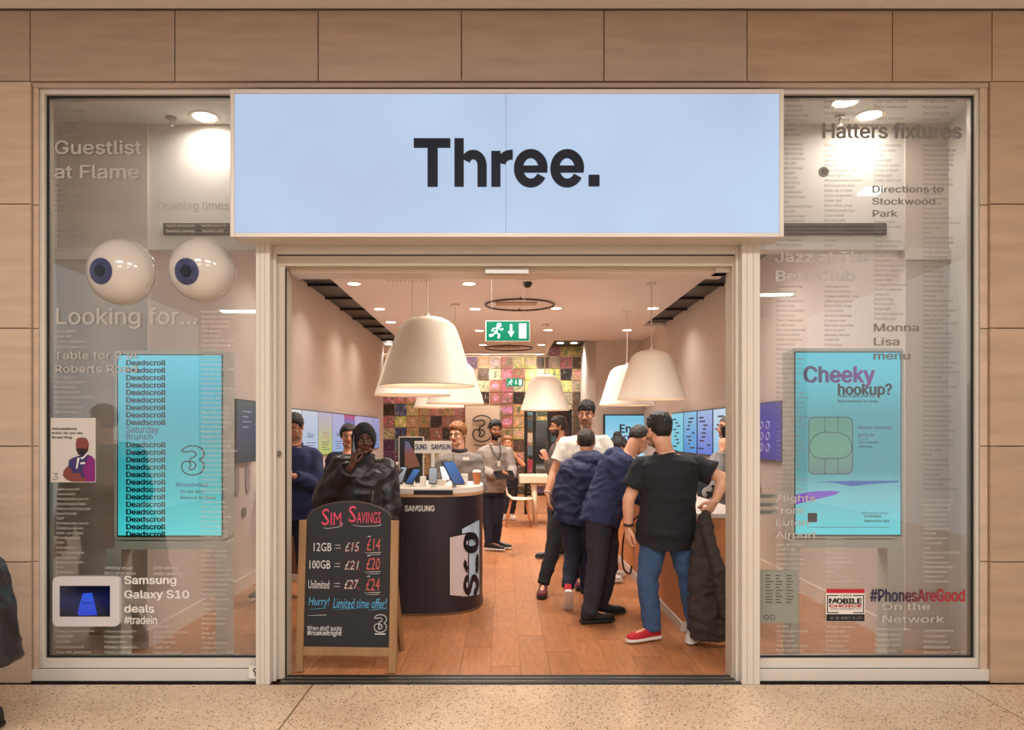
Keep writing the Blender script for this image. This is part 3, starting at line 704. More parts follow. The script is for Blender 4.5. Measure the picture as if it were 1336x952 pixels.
def person(label, S):
    Y = S['Y']; vx = S.get('vox', .0075)
    def J(p, z=None):
        px, py, yo = p
        y = Y+yo
        if py is None: return V((PX(px, y), y, .105))
        return P(px, py, y)
    for k in ('head', 'neck', 'pelvis', 'chest'):
        if k in S: S[k] = J(S[k])
    for k in ('sho', 'elb', 'wri', 'hip', 'kne', 'ank', 'toe'):
        S[k] = [J(q) for q in S[k]]
    for i in (0, 1):
        if S['ank'][i].z < .106: S['toe'][i].z = S['ank'][i].z
    base = V(((S['ank'][0].x+S['ank'][1].x)/2, (S['ank'][0].y+S['ank'][1].y)/2, 0)) if 'base' not in S else V(S['base'])
    k = S.get('k', 1); kl = S.get('kl', k); ka = S.get('ka', k); hs = S.get('hs', 1.0)
    M = headM(S['face'], S.get('up', (0, 0, 1))); hc = S['head']
    b = MB(); head_prims(b, hc, M, hs)
    b.cap(hc+M@V((0, -.025, -.06))*hs, S['neck']+V((0, 0, -.02)), .052*k, .058*k)
    b.loft(torso_rings(S, 0), 20)
    for i in (0, 1):
        s, e, w_ = S['sho'][i], S['elb'][i], S['wri'][i]
        b.cap(S['neck']+V((0, 0, -.045)), s, .045*k, .050*k); b.cap(s, e, .051*ka, .040*ka); b.cap(e, e.lerp(w_, .35), .040*ka, .041*ka); b.cap(e.lerp(w_, .35), w_, .041*ka, .027*ka)
        hd = S.get('hand', [None, None])[i] or ((w_-e).normalized(), (0, 1, 0), .35, 1)
        hand_prims(b, w_, hd[0], hd[1], .98*max(1, k*.97), hd[2], hd[3])
        h, n, a = S['hip'][i], S['kne'][i], S['ank'][i]
        b.cap(h, n, .080*kl, .055*kl); b.cap(n, n.lerp(a, .35), .053*kl, .052*kl); b.cap(n.lerp(a, .35), a, .052*kl, .036*kl)
        b.cap(a-V((0, 0, .02)), a+(S['toe'][i]-a).normalized()*.13+V((0, 0, -.045)), .035, .026)
    me = remesh(b, vx, 2)
    me.transform(Matrix.Translation(-base)); me.name = 'person'
    for x in (S['skin'], mat('lips_dark', (104, 54, 48), .45) if S['skin'] == SK['dark'] else LIP, BEARD if S.get('beard') else STUB): me.materials.append(x)
    Mi = M.inverted(); idx = []
    for p in me.polygons:
        q = Mi@((p.center+base)-hc)/hs; mi = 0
        if q.length < .16 and q.y > .0:
            if abs(q.x) < .024 and -.066 < q.z < -.042 and q.y > .078: mi = 1
            elif S.get('beard') or S.get('stub'):
                edge = -.030 if abs(q.x) > .052 else (-.050 if abs(q.x) > .028 else -.034)
                if q.z < edge and q.z > -.135 and q.y > -.005+max(0, (-.06-q.z))*.3: mi = 2
                if q.y < .078 and abs(q.x) < .03 and q.z > -.05: mi = 0
        idx.append(mi)
    me.polygons.foreach_set('material_index', idx); me.polygons.foreach_set('use_smooth', [True]*len(idx))
    o = link('person', me, None, base); tag(o, label, 'person')
    # eyes, eyebrows
    if S.get('eyes', True):
        for q in (-1, 1):
            e = MB(); c = hc+M@(V((q*.031, .079, .006))*hs); e.ball(c, (.0125*hs, .010*hs, (.0035 if S.get('down') else .0052)*hs), M, 12, 8)
            e.cur = 1; e.ball(c+M@V((0, .0055, -.001))*hs, (.0065*hs, .006*hs, (.0036 if S.get('down') else .0056)*hs), M, 10, 6)
            e.build('eye', [M_eye, M_iris], o, smooth=True)
            w_ = MB(); w_.tube([hc+M@(V((q*x, y_, z))*hs) for x, y_, z in ((.014, .093, .031), (.032, .089, .037), (.052, .071, .031))], [.0035, .0048, .0025], 6)
            w_.build('eyebrow', S.get('brow', HB), o, smooth=True)
    if S.get('hair'): hair(o, hc, M, S['hair'], s=hs, **S.get('hs_kw', {}))
    # top garment
    T = S['top']; gr = T.get('grow', .02); tb = MB()
    tb.loft(torso_rings(S, gr, T.get('hem', -.2), T.get('collar', .95), T.get('flare', 0)), 26)
    for i in (0, 1):
        s, e, w_ = S['sho'][i], S['elb'][i], S['wri'][i]
        tb.cap(S['neck']+V((0, 0, -.055)), s, .042*k+gr*.7, .050*k+gr*.9)
        if T.get('sleeve', 'long') == 'short':
            en = s.lerp(e, T.get('sl', .62)); tb.ball(s, .052*ka+gr, nu=16, nv=10); tb.frustum(s, en, .052*ka+gr, .053*ka+gr*1.3, 16)
        elif T['sleeve'] == 'none': pass
        else:
            en = e.lerp(w_, T.get('sl', .97)); tb.ball(s, .052*ka+gr, nu=16, nv=10); tb.cap(s, e, .052*ka+gr, .044*ka+gr, 16); tb.frustum(e, en, .044*ka+gr, .032*ka+gr*.8, 16)
    me = remesh(tb, max(vx, .009), 3, T.get('fold', .006), T.get('fs', 7), seed=len(label))
    g_ = put(T['name'], me, T['mat'], o)
    if T.get('label'): g_['label'] = T['label']
    S['_top'] = g_
    if T.get('collarband'):
        c = MB(); nk = S['neck']; ax = (S['sho'][1]-S['sho'][0]).normalized(); upv = (hc-nk).normalized(); fw = ax.cross(upv).normalized(); cr_ = .068*k
        c.tube([nk+V((0, 0, .0))+ax*(cr_*cos(2*pi*j/20))+fw*(cr_*sin(2*pi*j/20)) for j in range(20)], .012 if T['collarband'] != 'thick' else .022, 8, True)
        c.build('collar', T.get('cmat', T['mat']), g_, smooth=True)
    if T.get('hood'):
        c = MB(); nk = S['neck']; ax = (S['sho'][1]-S['sho'][0]).normalized(); fw = V(T['hood'])
        c.loft([(nk+V((0, 0, -.09))+fw*.05, ax, fw, .07, .05), (nk+V((0, 0, -.03))+fw*.045, ax, fw, .145, .085), (nk+V((0, 0, .03))+fw*.02, ax, fw, .135, .095), (nk+V((0, 0, .065)), ax, fw, .095, .075)], 20)
        put('hood', remesh(c, .01, 3, .008, 10, 3), T.get('hmat', T['mat']), g_)
    # trousers
    B = S['bottom']; gb = B.get('grow', .018); bb = MB()
    bb.loft(torso_rings(S, min(gb, .016), -.16, .04), 24)
    for i in (0, 1):
        h, n, a = S['hip'][i], S['kne'][i], S['ank'][i]
        bb.ball(h-V((0, 0, .02)), .084*kl+gb*.7, nu=16, nv=10); bb.cap(h, n, .086*kl+gb, .056*kl+gb, 16); bb.ball(n.lerp(a, .3), .055*kl+gb, nu=14, nv=8)
        bb.frustum(n, a+V((0, 0, -.03 if B.get('long') else .0)), .057*kl+gb, .038*kl+gb*B.get('cuff', 1.0), 16)
    me = remesh(bb, max(vx, .009), 3, B.get('fold', .006), B.get('fs', 6), seed=len(label)+5)
    put(B.get('name', 'trousers'), me, B['mat'], o)
    for i in (0, 1):
        a, t = S['ank'][i], S['toe'][i]; d = (t-a).normalized()
        up = V((0, 0, 1)) if a.z < .106 else (V((0, 0, 1))-d*d.z).normalized()
        sm = S['shoes'][i] if isinstance(S['shoes'], list) else S['shoes']
        shoe(o, a, t, up, sm[0], sm[1], S.get('sl', .285))
    S['_M'] = M; S['_o'] = o
    return S

NAVY = cloth('navy_sweater', (34, 40, 78)); NAVY2 = cloth('navy_padded', (28, 34, 74), .6); BLK = cloth('black_polo', (26, 26, 32)); BLK2 = cloth('black_trousers', (24, 24, 28))
JEAN = cloth('blue_denim', (58, 84, 120), .9, .4); GREY = cloth('grey_marl', (118, 108, 101)); LGREY = cloth('pale_grey_knit', (158, 147, 137)); WHT = cloth('off_white_cotton', (214, 206, 194))
DKN = cloth('dark_navy_trousers', (30, 34, 54)); CHAR = cloth('charcoal_trousers', (44, 42, 50)); HOOD = cloth('grey_hoodie', (142, 138, 136))
RED = mat('red_mesh_shoe', (190, 30, 40), .7, bump=.4, bs=300); MAR = mat('maroon_suede', (96, 34, 38), .8); SOLW = mat('white_sole', (225, 215, 205), .6); SOLB = mat('black_sole', (22, 22, 22), .6); SHB = mat('black_shoe', (26, 24, 26), .5)
WSH = mat('white_shoe', (220, 212, 204), .6)

# man in black polo, hand on hip, seen from behind
S1 = person('heavy-set man seen from behind in black polo shirt, blue jeans and red trainers', dict(Y=5.72, k=1.16, kd=1.2, kl=1.0, ka=1.12, vox=.0065, hs=1.07,
    head=(860, 563, -.02), face=(-.3, .95, -.12), neck=(870, 592, 0), chest=(872, 638, -.04), pelvis=(869, 690, 0), sho=[(838, 610, 0), (905, 607, 0)], elb=[(820, 652, -.02), (944, 624, -.06)],
    wri=[(820, 686, .02), (934, 652, -.08)], hand=[((-.05, .1, -1), (1, .3, 0), .55, 1), ((-.5, .15, -.8), (-.5, .8, 0), 1.1, -1)], hip=[(854, 695, 0), (886, 695, 0)], kne=[(845, 757, -.03), (899, 757, 0)], ank=[(851, None, -.03), (908, None, .03)], toe=[(826, None, -.10), (900, None, -.18)],
    skin=SK['light'], hair=HB, hs_kw=dict(side=.004, top=.022, quiff=.004, back=-.045, burn=.0), eyes=False, stub=True,
    top=dict(name='polo_shirt', mat=BLK, sleeve='short', sl=.66, grow=.028, hem=-.17, flare=.05, collarband='thick', fold=.007), bottom=dict(name='jeans', mat=JEAN, grow=.024, long=True, cuff=1.2, fold=.007), shoes=[(RED, SOLW), (WSH, SOLW)]))
def band(parent, name, a, b_, t, r, m, wd=.02):
    d = (b_-a).normalized(); c = a.lerp(b_, t); MB().frustum(c-d*wd/2, c+d*wd/2, r, r, 18).build(name, m, parent, smooth=False)
band(S1['_o'], 'wristwatch', S1['elb'][0], S1['wri'][0], .93, .037, mat('brown_leather', (70, 46, 34), .5), .022)

# man bending over the counter
S2 = person('man in navy sweater and dark trousers bending over the counter', dict(Y=6.35, k=1.03, kl=1.03, vox=.0075,
    head=(833, 574, .10), face=(.65, .5, -.75), neck=(819, 594, .03), chest=(802, 622, 0), pelvis=(786, 668, -.04), sho=[(806, 606, -.16), (822, 606, .19)], elb=[(812, 642, -.12), (838, 632, .2)],
    wri=[(838, 648, .04), (848, 640, .25)], hand=[((1, .3, -.1), (0, 0, -1), .4, -1), ((1, .3, -.1), (0, 0, -1), .4, 1)], hip=[(782, 676, -.12), (789, 676, .06)], kne=[(779, 738, -.13), (795, 735, .07)], ank=[(768, None, -.17), (783, None, .12)], toe=[(790, None, -.13), (806, None, .15)],
    skin=SK['tan'], hair=HBR, hs_kw=dict(side=.003, top=.008, back=-.04, burn=.01), eyes=False,
    top=dict(name='sweater', mat=cloth('blue_grey_knit', (44, 52, 88)), sleeve='long', grow=.044, hem=-.2, collarband=True, cmat=SOLW, fold=.009, fs=10), bottom=dict(mat=CHAR, grow=.024, long=True, fold=.008), shoes=(SHB, SOLB)))
# boy / young man in hooded jacket, back view
S3 = person('short-haired person from behind in navy padded jacket with hood and red trainers', dict(Y=6.78, k=.98, vox=.0075, hs=.98,
    head=(765, 577, 0), face=(.25, .95, -.1), neck=(766, 598, -.02), pelvis=(752, 668, 0), sho=[(743, 614, 0), (790, 612, 0)], elb=[(733, 645, 0), (797, 645, .05)],
    wri=[(740, 668, .14), (790, 660, .25)], hip=[(744, 672, 0), (764, 672, 0)], kne=[(747, 722, .02), (766, 722, .08)], ank=[(741, 766, -.15), (766, None, .05)], toe=[(740, 787, .02), (768, None, .25)],
    skin=SK['tan'], hair=HBR, hs_kw=dict(side=.004, top=.008, back=-.05), eyes=False,
    top=dict(name='hooded_jacket', mat=NAVY2, sleeve='long', grow=.048, hem=-.2, hood=(0, -1, 0), fold=.012, fs=8), bottom=dict(mat=DKN, grow=.02), shoes=(RED, SOLW)))
# tall man in white t-shirt
S4 = person('tall dark-haired man with moustache in off-white t-shirt facing out, looking down', dict(Y=7.45, k=.99, vox=.0065, hs=1.0,
    head=(765, 540, -.03), face=(-.30, -1, -.22), neck=(764, 566, 0), pelvis=(744, 652, 0), chest=(757, 608, 0), sho=[(738, 579, 0), (789, 577, 0)], elb=[(722, 616, -.02), (796, 612, -.02)],
    wri=[(714, 644, -.10), (794, 642, -.12)], hand=[((.1, -.2, -1), (1, .2, 0), .35, -1), None], hip=[(732, 660, 0), (757, 660, 0)], kne=[(722, 712, -.08), (757, 714, .1)], ank=[(709, 762, -.17), (756, None, .2)], toe=[(707, 775, -.30), (757, None, .02)],
    skin=SK['tan'], hair=HB, hs_kw=dict(side=.006, top=.020, front=.050, quiff=.008), stub=True, down=True,
    top=dict(name='t_shirt', mat=WHT, sleeve='short', sl=.62, grow=.022, hem=-.1, collarband=True, fold=.007), bottom=dict(mat=BLK2, grow=.02, fold=.007), shoes=(MAR, SOLB)))
band(S4['_o'], 'bracelet', S4['elb'][0], S4['wri'][0], .92, .034, mat('silver_bracelet', (220, 214, 205), .3), .008)
mu = MB(); mu.tube([S4['head']+S4['_M']@V((x, .097-abs(x)*.3, -.040-abs(x)*.15)) for x in (-.026, -.013, 0, .013, .026)], [.003, .006, .005, .006, .003], 6); mu.build('moustache', HB, S4['_o'], smooth=True)
# bearded man in profile
person('bearded brown-haired man in profile behind the tall man in the t-shirt', dict(Y=9.5, k=.98, vox=.009,
    head=(728, 557, 0), face=(-1, -.12, -.05), neck=(732, 576, 0), pelvis=(728, 648, 0), sho=[(728, 590, -.18), (734, 590, .18)], elb=[(722, 618, -.2), (738, 618, .2)],
    wri=[(714, 600, -.16), (722, 632, .16)], hip=[(727, 652, -.08), (729, 652, .08)], kne=[(721, 692, -.08), (731, 692, .1)], ank=[(722, None, -.12), (736, None, .1)], toe=[(700, None, -.14), (716, None, .1)],
    skin=SK['olive'], hair=HBR, hs_kw=dict(side=.006, top=.024), beard=True,
    top=dict(name='jacket', mat=cloth('taupe', (92, 78, 70)), sleeve='long', grow=.03, hem=-.15), bottom=dict(mat=BLK2), shoes=(SHB, SOLB)))
# woman bending, bun
S6 = person('dark-haired woman with a bun leaning down over the counter', dict(Y=8.0, k=.9, vox=.009, hs=.95,
    head=(806, 584, .02), face=(.6, -.55, -.7), neck=(795, 596, .02), pelvis=(772, 652, .1), sho=[(796, 606, -.15), (802, 604, .18)], elb=[(812, 632, -.1), (818, 628, .2)],
    wri=[(820, 626, .0), (822, 622, .2)], hand=[((1, .1, -.1), (0, 0, -1), .4, -1), ((1, .1, -.1), (0, 0, -1), .4, 1)], hip=[(774, 656, 0), (782, 656, .16)], kne=[(780, 706, 0), (786, 706, .16)], ank=[(784, None, -.12), (788, None, .16)], toe=[(806, None, -.14), (810, None, .16)],
    skin=SK['light'], hair=HB, hs_kw=dict(side=.012, top=.016, back=-.06), top=dict(name='jacket', mat=BLK, sleeve='long', grow=.03, hem=-.15), bottom=dict(mat=BLK2), shoes=(WSH, SOLW)))
MB().ball(S6['head']+S6['_M']@V((-.02, -.10, .085)), .045).build('hair_bun', HB, S6['_o'], smooth=True)
# man on phone at right
S7 = person('man in grey hoodie on the phone behind the wooden counter at the right', dict(Y=7.75, k=1.06, vox=.008,
    head=(949, 558, 0), face=(-1, -.25, -.03), neck=(955, 584, 0), pelvis=(955, 672, 0), sho=[(936, 602, -.10), (974, 600, .10)], elb=[(935, 634, -.2), (983, 640, .1)],
    wri=[(942, 588, -.22), (975, 676, 0)], hand=[((.12, .1, 1), (.3, .9, 0), .7, -1), None], hip=[(947, 680, -.05), (964, 680, .05)], kne=[(944, 722, -.05), (964, 722, .08)], ank=[(946, None, -.05), (966, None, .1)], toe=[(934, None, -.1), (952, None, .05)],
    skin=SK['tan'], hair=HGY, hs_kw=dict(side=.002, top=.004, back=-.03, burn=.02), stub=True,
    top=dict(name='hoodie', mat=HOOD, sleeve='long', grow=.034, hem=-.15, collarband='thick'), bottom=dict(mat=BLK2), shoes=(SHB, SOLB)))
M_rose = mat('black_print_panel', (34, 34, 36), .8); M_ros2 = mat('grey_rose_print', (170, 166, 162), .8)
# rose print wrapping the front of the hoodie
pr = MB(); c = P(921, 638, 7.52)
pr.ball(c+V((.04, 0, 0)), (.13, .05, .19), nu=20, nv=14); pr.build('hoodie_print', M_rose, S7['_top'], smooth=True)
for (dx, dz, r) in ((-.03, .09, .045), (.015, .03, .05), (-.035, -.03, .05), (.02, -.09, .045)):
    q = MB()
    for a in range(3):
        q.tube([c+V((.04+dx+(r-a*.014)*cos(t), -.048-a*.002+abs(dz)*.12, dz+(r-a*.014)*sin(t))) for t in [2*pi*j/14 for j in range(11)]], .0075, 5)
    q.build('rose_print', M_ros2, S7['_top'], smooth=True)
# left man in navy sweater
S8 = person('dark-haired man in navy sweater looking down beside the entrance post', dict(Y=7.2, k=1.08, vox=.0065,
    head=(384, 557, -.05), face=(-.2, -1, -.45), neck=(384, 580, 0), pelvis=(386, 660, 0), sho=[(358, 596, 0), (408, 596, 0)], elb=[(350, 634, -.06), (412, 634, -.03)],
    wri=[(363, 622, -.24), (384, 621, -.26)], hand=[((.7, -.5, .1), (0, .3, 1), .5, -1), ((-.8, -.4, .1), (0, .3, 1), .5, 1)], hip=[(373, 668, 0), (396, 668, 0)], kne=[(362, 718, -.05), (397, 718, 0)], ank=[(344, None, -.02), (400, None, .05)], toe=[(334, None, -.15), (404, None, -.15)],
    skin=SK['olive'], hair=HB, hs_kw=dict(side=.006, top=.016), stub=True, down=True,
    top=dict(name='sweater', mat=NAVY, sleeve='long', grow=.034, hem=-.22, collarband=True, fold=.008), bottom=dict(mat=DKN, grow=.024), shoes=(mat('navy_shoe', (34, 44, 70), .7), SOLW)))
# woman with headscarf on phone
LEA = mat('black_leather_coat', (34, 28, 30), .38, var=.1, bump=.3, bs=30)
S9 = person('woman in black headscarf and leather coat talking on a phone behind the chalkboard', dict(Y=6.0, k=1.0, vox=.0065, hs=.98,
    head=(475, 574, -.02), face=(.28, -1, -.08), neck=(474, 598, 0), pelvis=(472, 688, 0), sho=[(444, 612, 0), (500, 614, 0)], elb=[(424, 652, -.02), (508, 660, -.02)],
    wri=[(459, 608, -.16), (503, 696, -.1)], hand=[((.22, .15, 1), (.8, .8, 0), .9, -1), None], hip=[(462, 694, 0), (484, 694, 0)], kne=[(461, 750, -.02), (485, 750, 0)], ank=[(460, None, 0), (486, None, .04)], toe=[(458, None, -.2), (492, None, -.18)],
    skin=SK['dark'], brow=HB,
    top=dict(name='leather_coat', mat=LEA, sleeve='long', sl=.9, grow=.055, hem=-.45, flare=.06, fold=.014, fs=6), bottom=dict(mat=BLK2), shoes=(SHB, SOLB)))
# headscarf
def scarf(S, m):
    M = S['_M']; c0 = S['head']; nu, nv = 48, 32; C = V((0, -.014, .012)); Rr = V((.096, .116, .128)); vs = []
    for j in range(nv+1):
        t = pi*(j+.01)/(nv+.02)
        for i in range(nu):
            a = 2*pi*i/nu; d = V((sin(t)*sin(a), sin(t)*cos(a), cos(t))); p = C+V((d.x*Rr.x, d.y*Rr.y, d.z*Rr.z))
            q = (p.x/.054)**2+((p.z+.02)/.082)**2
            k = 1
            if d.y > 0 and q < 1.25: k = max(.55, 1-(1.25-q)*1.2)
            nz = 1+.02*noise.noise(V((p.x*30, p.y*30, p.z*9)))
            vs.append(c0+M@(C+(p-C)*k*nz))
    fs = [(j*nu+i, j*nu+(i+1) % nu, (j+1)*nu+(i+1) % nu, (j+1)*nu+i) for j in range(nv) for i in range(nu)]
    o = MB().add(vs, fs).build('headscarf', m, S['_o'], smooth=True)
    nk = S['neck']; d = MB(); ax = V((1, 0, 0)); fw = V((0, 1, 0))
    d.loft([(nk+V((0, -.01, -.19)), ax, fw, .09, .15), (nk+V((0, -.01, -.11)), ax, fw, .15, .135), (nk+V((0, 0, -.03)), ax, fw, .120, .120), (nk+V((0, .01, .01)), ax, fw, .098, .098), (nk+V((0, .02, .04)), ax, fw, .082, .080)], 28)
    me = remesh(d, .01, 3, .010, 9, 2); put('scarf_drape', me, m, o)
scarf(S9, cloth('black_scarf', (28, 24, 26)))
zb = MB(); zb.tube([P(487, 640, 5.80), P(484, 668, 5.79), P(483, 690, 5.79)], .004, 6); zb.build('coat_zip', M_metal, S9['_top'])
# person behind her
person('partly hidden dark-haired person in dark jacket behind the woman in headscarf', dict(Y=7.9, k=.95, vox=.009,
    head=(455, 569, 0), face=(.2, -1, -.1), neck=(455, 589, 0), pelvis=(452, 655, 0), sho=[(436, 600, 0), (473, 600, 0)], elb=[(430, 628, 0), (478, 628, 0)],
    wri=[(432, 650, -.08), (474, 650, -.08)], hip=[(444, 660, 0), (461, 660, 0)], kne=[(444, 702, 0), (461, 702, 0)], ank=[(444, None, 0), (462, None, 0)], toe=[(442, None, -.2), (464, None, -.2)],
    skin=SK['tan'], hair=HB, hs_kw=dict(side=.014, top=.016), top=dict(name='jacket', mat=DKN, sleeve='long', grow=.04, hem=-.1), bottom=dict(mat=BLK2), shoes=(SHB, SOLB)))
# staff with glasses
S11 = person('staff member with ginger hair and glasses in grey zip jacket behind the round counter', dict(Y=8.3, k=1.05, vox=.007,
    head=(597, 567, -.02), face=(-.5, -1, -.12), neck=(599, 587, 0), pelvis=(596, 660, 0), sho=[(578, 602, 0), (620, 602, 0)], elb=[(572, 634, -.02), (626, 634, -.02)],
    wri=[(582, 648, -.18), (614, 652, -.18)], hip=[(587, 668, 0), (606, 668, 0)], kne=[(587, 710, 0), (606, 710, 0)], ank=[(588, None, 0), (607, None, 0)], toe=[(584, None, -.2), (608, None, -.2)],
    skin=SK['light'], hair=HG, hs_kw=dict(side=.012, top=.026, quiff=.01), brow=HG,
    top=dict(name='zip_jacket', mat=GREY, sleeve='long', sl=.86, grow=.034, hem=-.12, collarband='thick', cmat=cloth('dark_collar', (50, 46, 48)), fold=.008), bottom=dict(mat=BLK2), shoes=(SHB, SOLB)))
M_, hc = S11['_M'], S11['head']; gl = MB()
for q in (-1, 1):
    gl.tube([hc+M_@V((q*.031+.022*cos(t), .094, .004+.016*sin(t))) for t in [2*pi*j/14 for j in range(14)]], .0022, 6, True)
    gl.tube([hc+M_@V((q*.052, .090, .006)), hc+M_@V((q*.078, .03, .008)), hc+M_@V((q*.084, -.01, .008))], .002, 6)
gl.tube([hc+M_@V((-.010, .098, .006)), hc+M_@V((.010, .098, .006))], .002, 6); gl.build('glasses', M_dark, S11['_o'])
zp = MB(); zp.tube([P(592, 592, 8.12), P(589, 620, 8.10), P(588, 645, 8.10)], .005, 6); zp.build('zip', M_dark, S11['_top'])
MB().box(PX(604, 8.1), PX(612, 8.1), 8.085, 8.10, PZ(600, 8.1), PZ(596, 8.1)).build('name_badge', M_white, S11['_top'])
# bearded staff with tablet
S12 = person('bearded staff member in pale grey sweater with lanyard holding a tablet', dict(Y=10.06, k=1.0, vox=.008,
    head=(646, 561, -.02), face=(.35, -1, -.1), neck=(645, 579, 0), pelvis=(642, 636, 0), sho=[(630, 591, 0), (662, 590, 0)], elb=[(627, 613, -.05), (668, 611, -.05)],
    wri=[(646, 620, -.26), (668, 622, -.28)], hand=[((1, -.3, .1), (0, 0, 1), .7, -1), ((-.5, -.5, .1), (0, 0, 1), .7, 1)], hip=[(635, 641, 0), (650, 641, 0)], kne=[(636, 677, 0), (649, 677, .02)], ank=[(638, None, -.05), (648, None, .12)], toe=[(654, None, -.12), (662, None, .04)],
    skin=SK['olive'], hair=HB, hs_kw=dict(side=.006, top=.024, quiff=.01), beard=True,
    top=dict(name='sweater', mat=LGREY, sleeve='long', grow=.026, hem=-.1, collarband=True), bottom=dict(mat=DKN, grow=.016), shoes=(SHB, SOLW)))
ly = MB(); ly.tube([P(638, 577, 9.98), P(645, 592, 9.86), P(651, 601, 9.85)], .006, 6); ly.tube([P(652, 577, 9.98), P(653, 590, 9.86), P(651, 601, 9.85)], .006, 6); ly.build('lanyard', M_dark, S12['_top'])
MB().box(PX(649, 9.84), PX(653, 9.84), 9.835, 9.845, PZ(608, 9.84), PZ(601, 9.84)).build('name_badge', M_white, S12['_top'])
# far person at table
person('person in black waistcoat standing by the white chair at the back', dict(Y=13.5, k=.92, vox=.011,
    head=(662, 578, 0), face=(0, -1, -.1), neck=(662, 590, 0), pelvis=(664, 630, 0), sho=[(653, 598, 0), (673, 597, 0)], elb=[(650, 614, 0), (683, 606, -.1)],
    wri=[(654, 626, -.1), (674, 596, -.22)], hip=[(659, 633, 0), (669, 633, 0)], kne=[(659, 656, 0), (669, 656, 0)], ank=[(657, None, 0), (668, None, .1)], toe=[(654, None, -.2), (670, None, -.1)],
    skin=SK['tan'], hair=HG, top=dict(name='waistcoat', mat=BLK, sleeve='none', grow=.02, hem=-.1), bottom=dict(mat=CHAR), shoes=(WSH, SOLW)))
# passer-by in a long black coat at the left edge
S14 = person('passer-by in long black coat cut off by the left photo edge', dict(Y=3.9, k=1.05, vox=.010,
    head=(-110, 545, 0), face=(-1, 0, 0), neck=(-106, 580, 0), pelvis=(-104, 720, 0), sho=[(-108, 612, -.18), (-100, 612, .18)], elb=[(-104, 690, -.22), (-98, 690, .22)],
    wri=[(-120, 745, -.22), (-112, 745, .22)], hip=[(-106, 724, -.09), (-102, 724, .09)], kne=[(-100, 840, -.09), (-70, 845, .1)], ank=[(-110, None, -.1), (-14, None, .1)], toe=[(-160, None, -.1), (-60, None, .1)],
    base=None or (-2.85, 3.9, 0), skin=SK['tan'], hair=HB, top=dict(name='coat', mat=LEA, sleeve='long', grow=.04, hem=-.1), bottom=dict(mat=BLK2), shoes=(SHB, SOLB)))
cs = MB(); ct = []
for t, y, xr, hw in ((0, 700, -30, .22), (.3, 742, -2, .26), (.6, 790, 10, .30), (1, 864, 22, .34)):
    c = P(xr, y, 3.9); ct.append((V((c.x-hw, 3.9, c.z)), V((1, 0, 0)), V((0, 1, 0)), hw, .20+.03*t))
cs.loft(ct[::-1], 36); put('coat_skirt', remesh(cs, .012, 2, .014, 5, 4), LEA, S14['_o'])

# ================================================================== HELD THINGS
def phone(loc, nrm, up, label, m=None, name='mobile_phone', w_=.075, h=.152, group=None):
    nrm = V(nrm).normalized(); up = V(up); up = (up-nrm*up.dot(nrm)).normalized(); s = up.cross(nrm).normalized()
    Mx = Matrix((s, -nrm, up)).transposed().to_4x4(); Mx.translation = V(loc)
    e = empty(name, loc, label, 'phone' if w_ < .1 else 'tablet', group)
    b = MB().bbox(-w_/2, w_/2, 0, .009, -h/2, h/2, .010); b.xf(Mx); b.build('phone_body', M_dark, e)
    b = MB().bbox(-w_/2+.004, w_/2-.004, -.001, .0, -h/2+.006, h/2-.006, .007); b.xf(Mx); b.build('phone_screen', m or mat('phone_glass_dark', (16, 18, 24), .08), e)
    return e
phone(P(463, 580, 5.93), (.96, -.25, 0), (.15, .1, 1), 'phone held to her ear by the woman in headscarf', mat('silver_phone', (190, 190, 190), .2))
phone(P(947, 566, 7.66), (.1, -1, 0), (-.25, 0, 1), 'phone held to his ear by the man in grey hoodie')
t_ = phone(P(658, 619, 9.70), (.1, -.5, .85), (1, .2, .1), 'dark tablet held by the bearded staff member', name='tablet', w_=.18, h=.26)
phone(P(372, 622, 6.9), (.1, -.3, 1), (0, 1, .2), 'phone in the hands of the man in navy sweater')
# jacket hanging from the hand of the man in polo
jk = empty('jacket', P(921, 676, 5.72), 'brown-black coat hanging from the hand of the man in black polo', 'jacket')
jb = MB(); rr = []
for y, a, b_ in ((668, 916, 925), (684, 909, 929), (712, 904, 934), (745, 899, 941), (785, 898, 948), (818, 900, 953), (832, 901, 955)):
    yj = 5.62-.10*min(1, (y-668)/70); c = P((a+b_)/2, y, yj); hw = (b_-a)/2*5.56/F; rr.append((c, V((1, 0, 0)), V((0, 1, 0)), hw, .030+hw*.38))
jb.loft(rr[::-1], 40); put('coat_body', remesh(jb, .008, 2, .018, 9, 6), cloth('brown_black_wool', (58, 46, 44), .8), jk)
jb = MB(); jb.cap(P(921, 690, 5.52), P(938, 745, 5.42), .04, .05); jb.cap(P(938, 745, 5.42), P(946, 800, 5.42), .05, .045)
put('coat_sleeve', remesh(jb, .009, 2, .010, 9, 8), cloth('brown_black_wool', (58, 46, 44), .8), jk)
# handbag-like strap loop in front of the bending man
st = MB().tube(smooth_path([P(846, 662, 6.28), P(818, 688, 6.32), P(812, 720, 6.42), P(814, 742, 6.42), P(822, 748, 6.42), P(824, 738, 6.42)], n=4), .008, 6).build('bag_strap', mat('brown_strap', (60, 40, 26), .5)); tag(st, 'thin brown strap dangling by the wooden counter', 'strap')

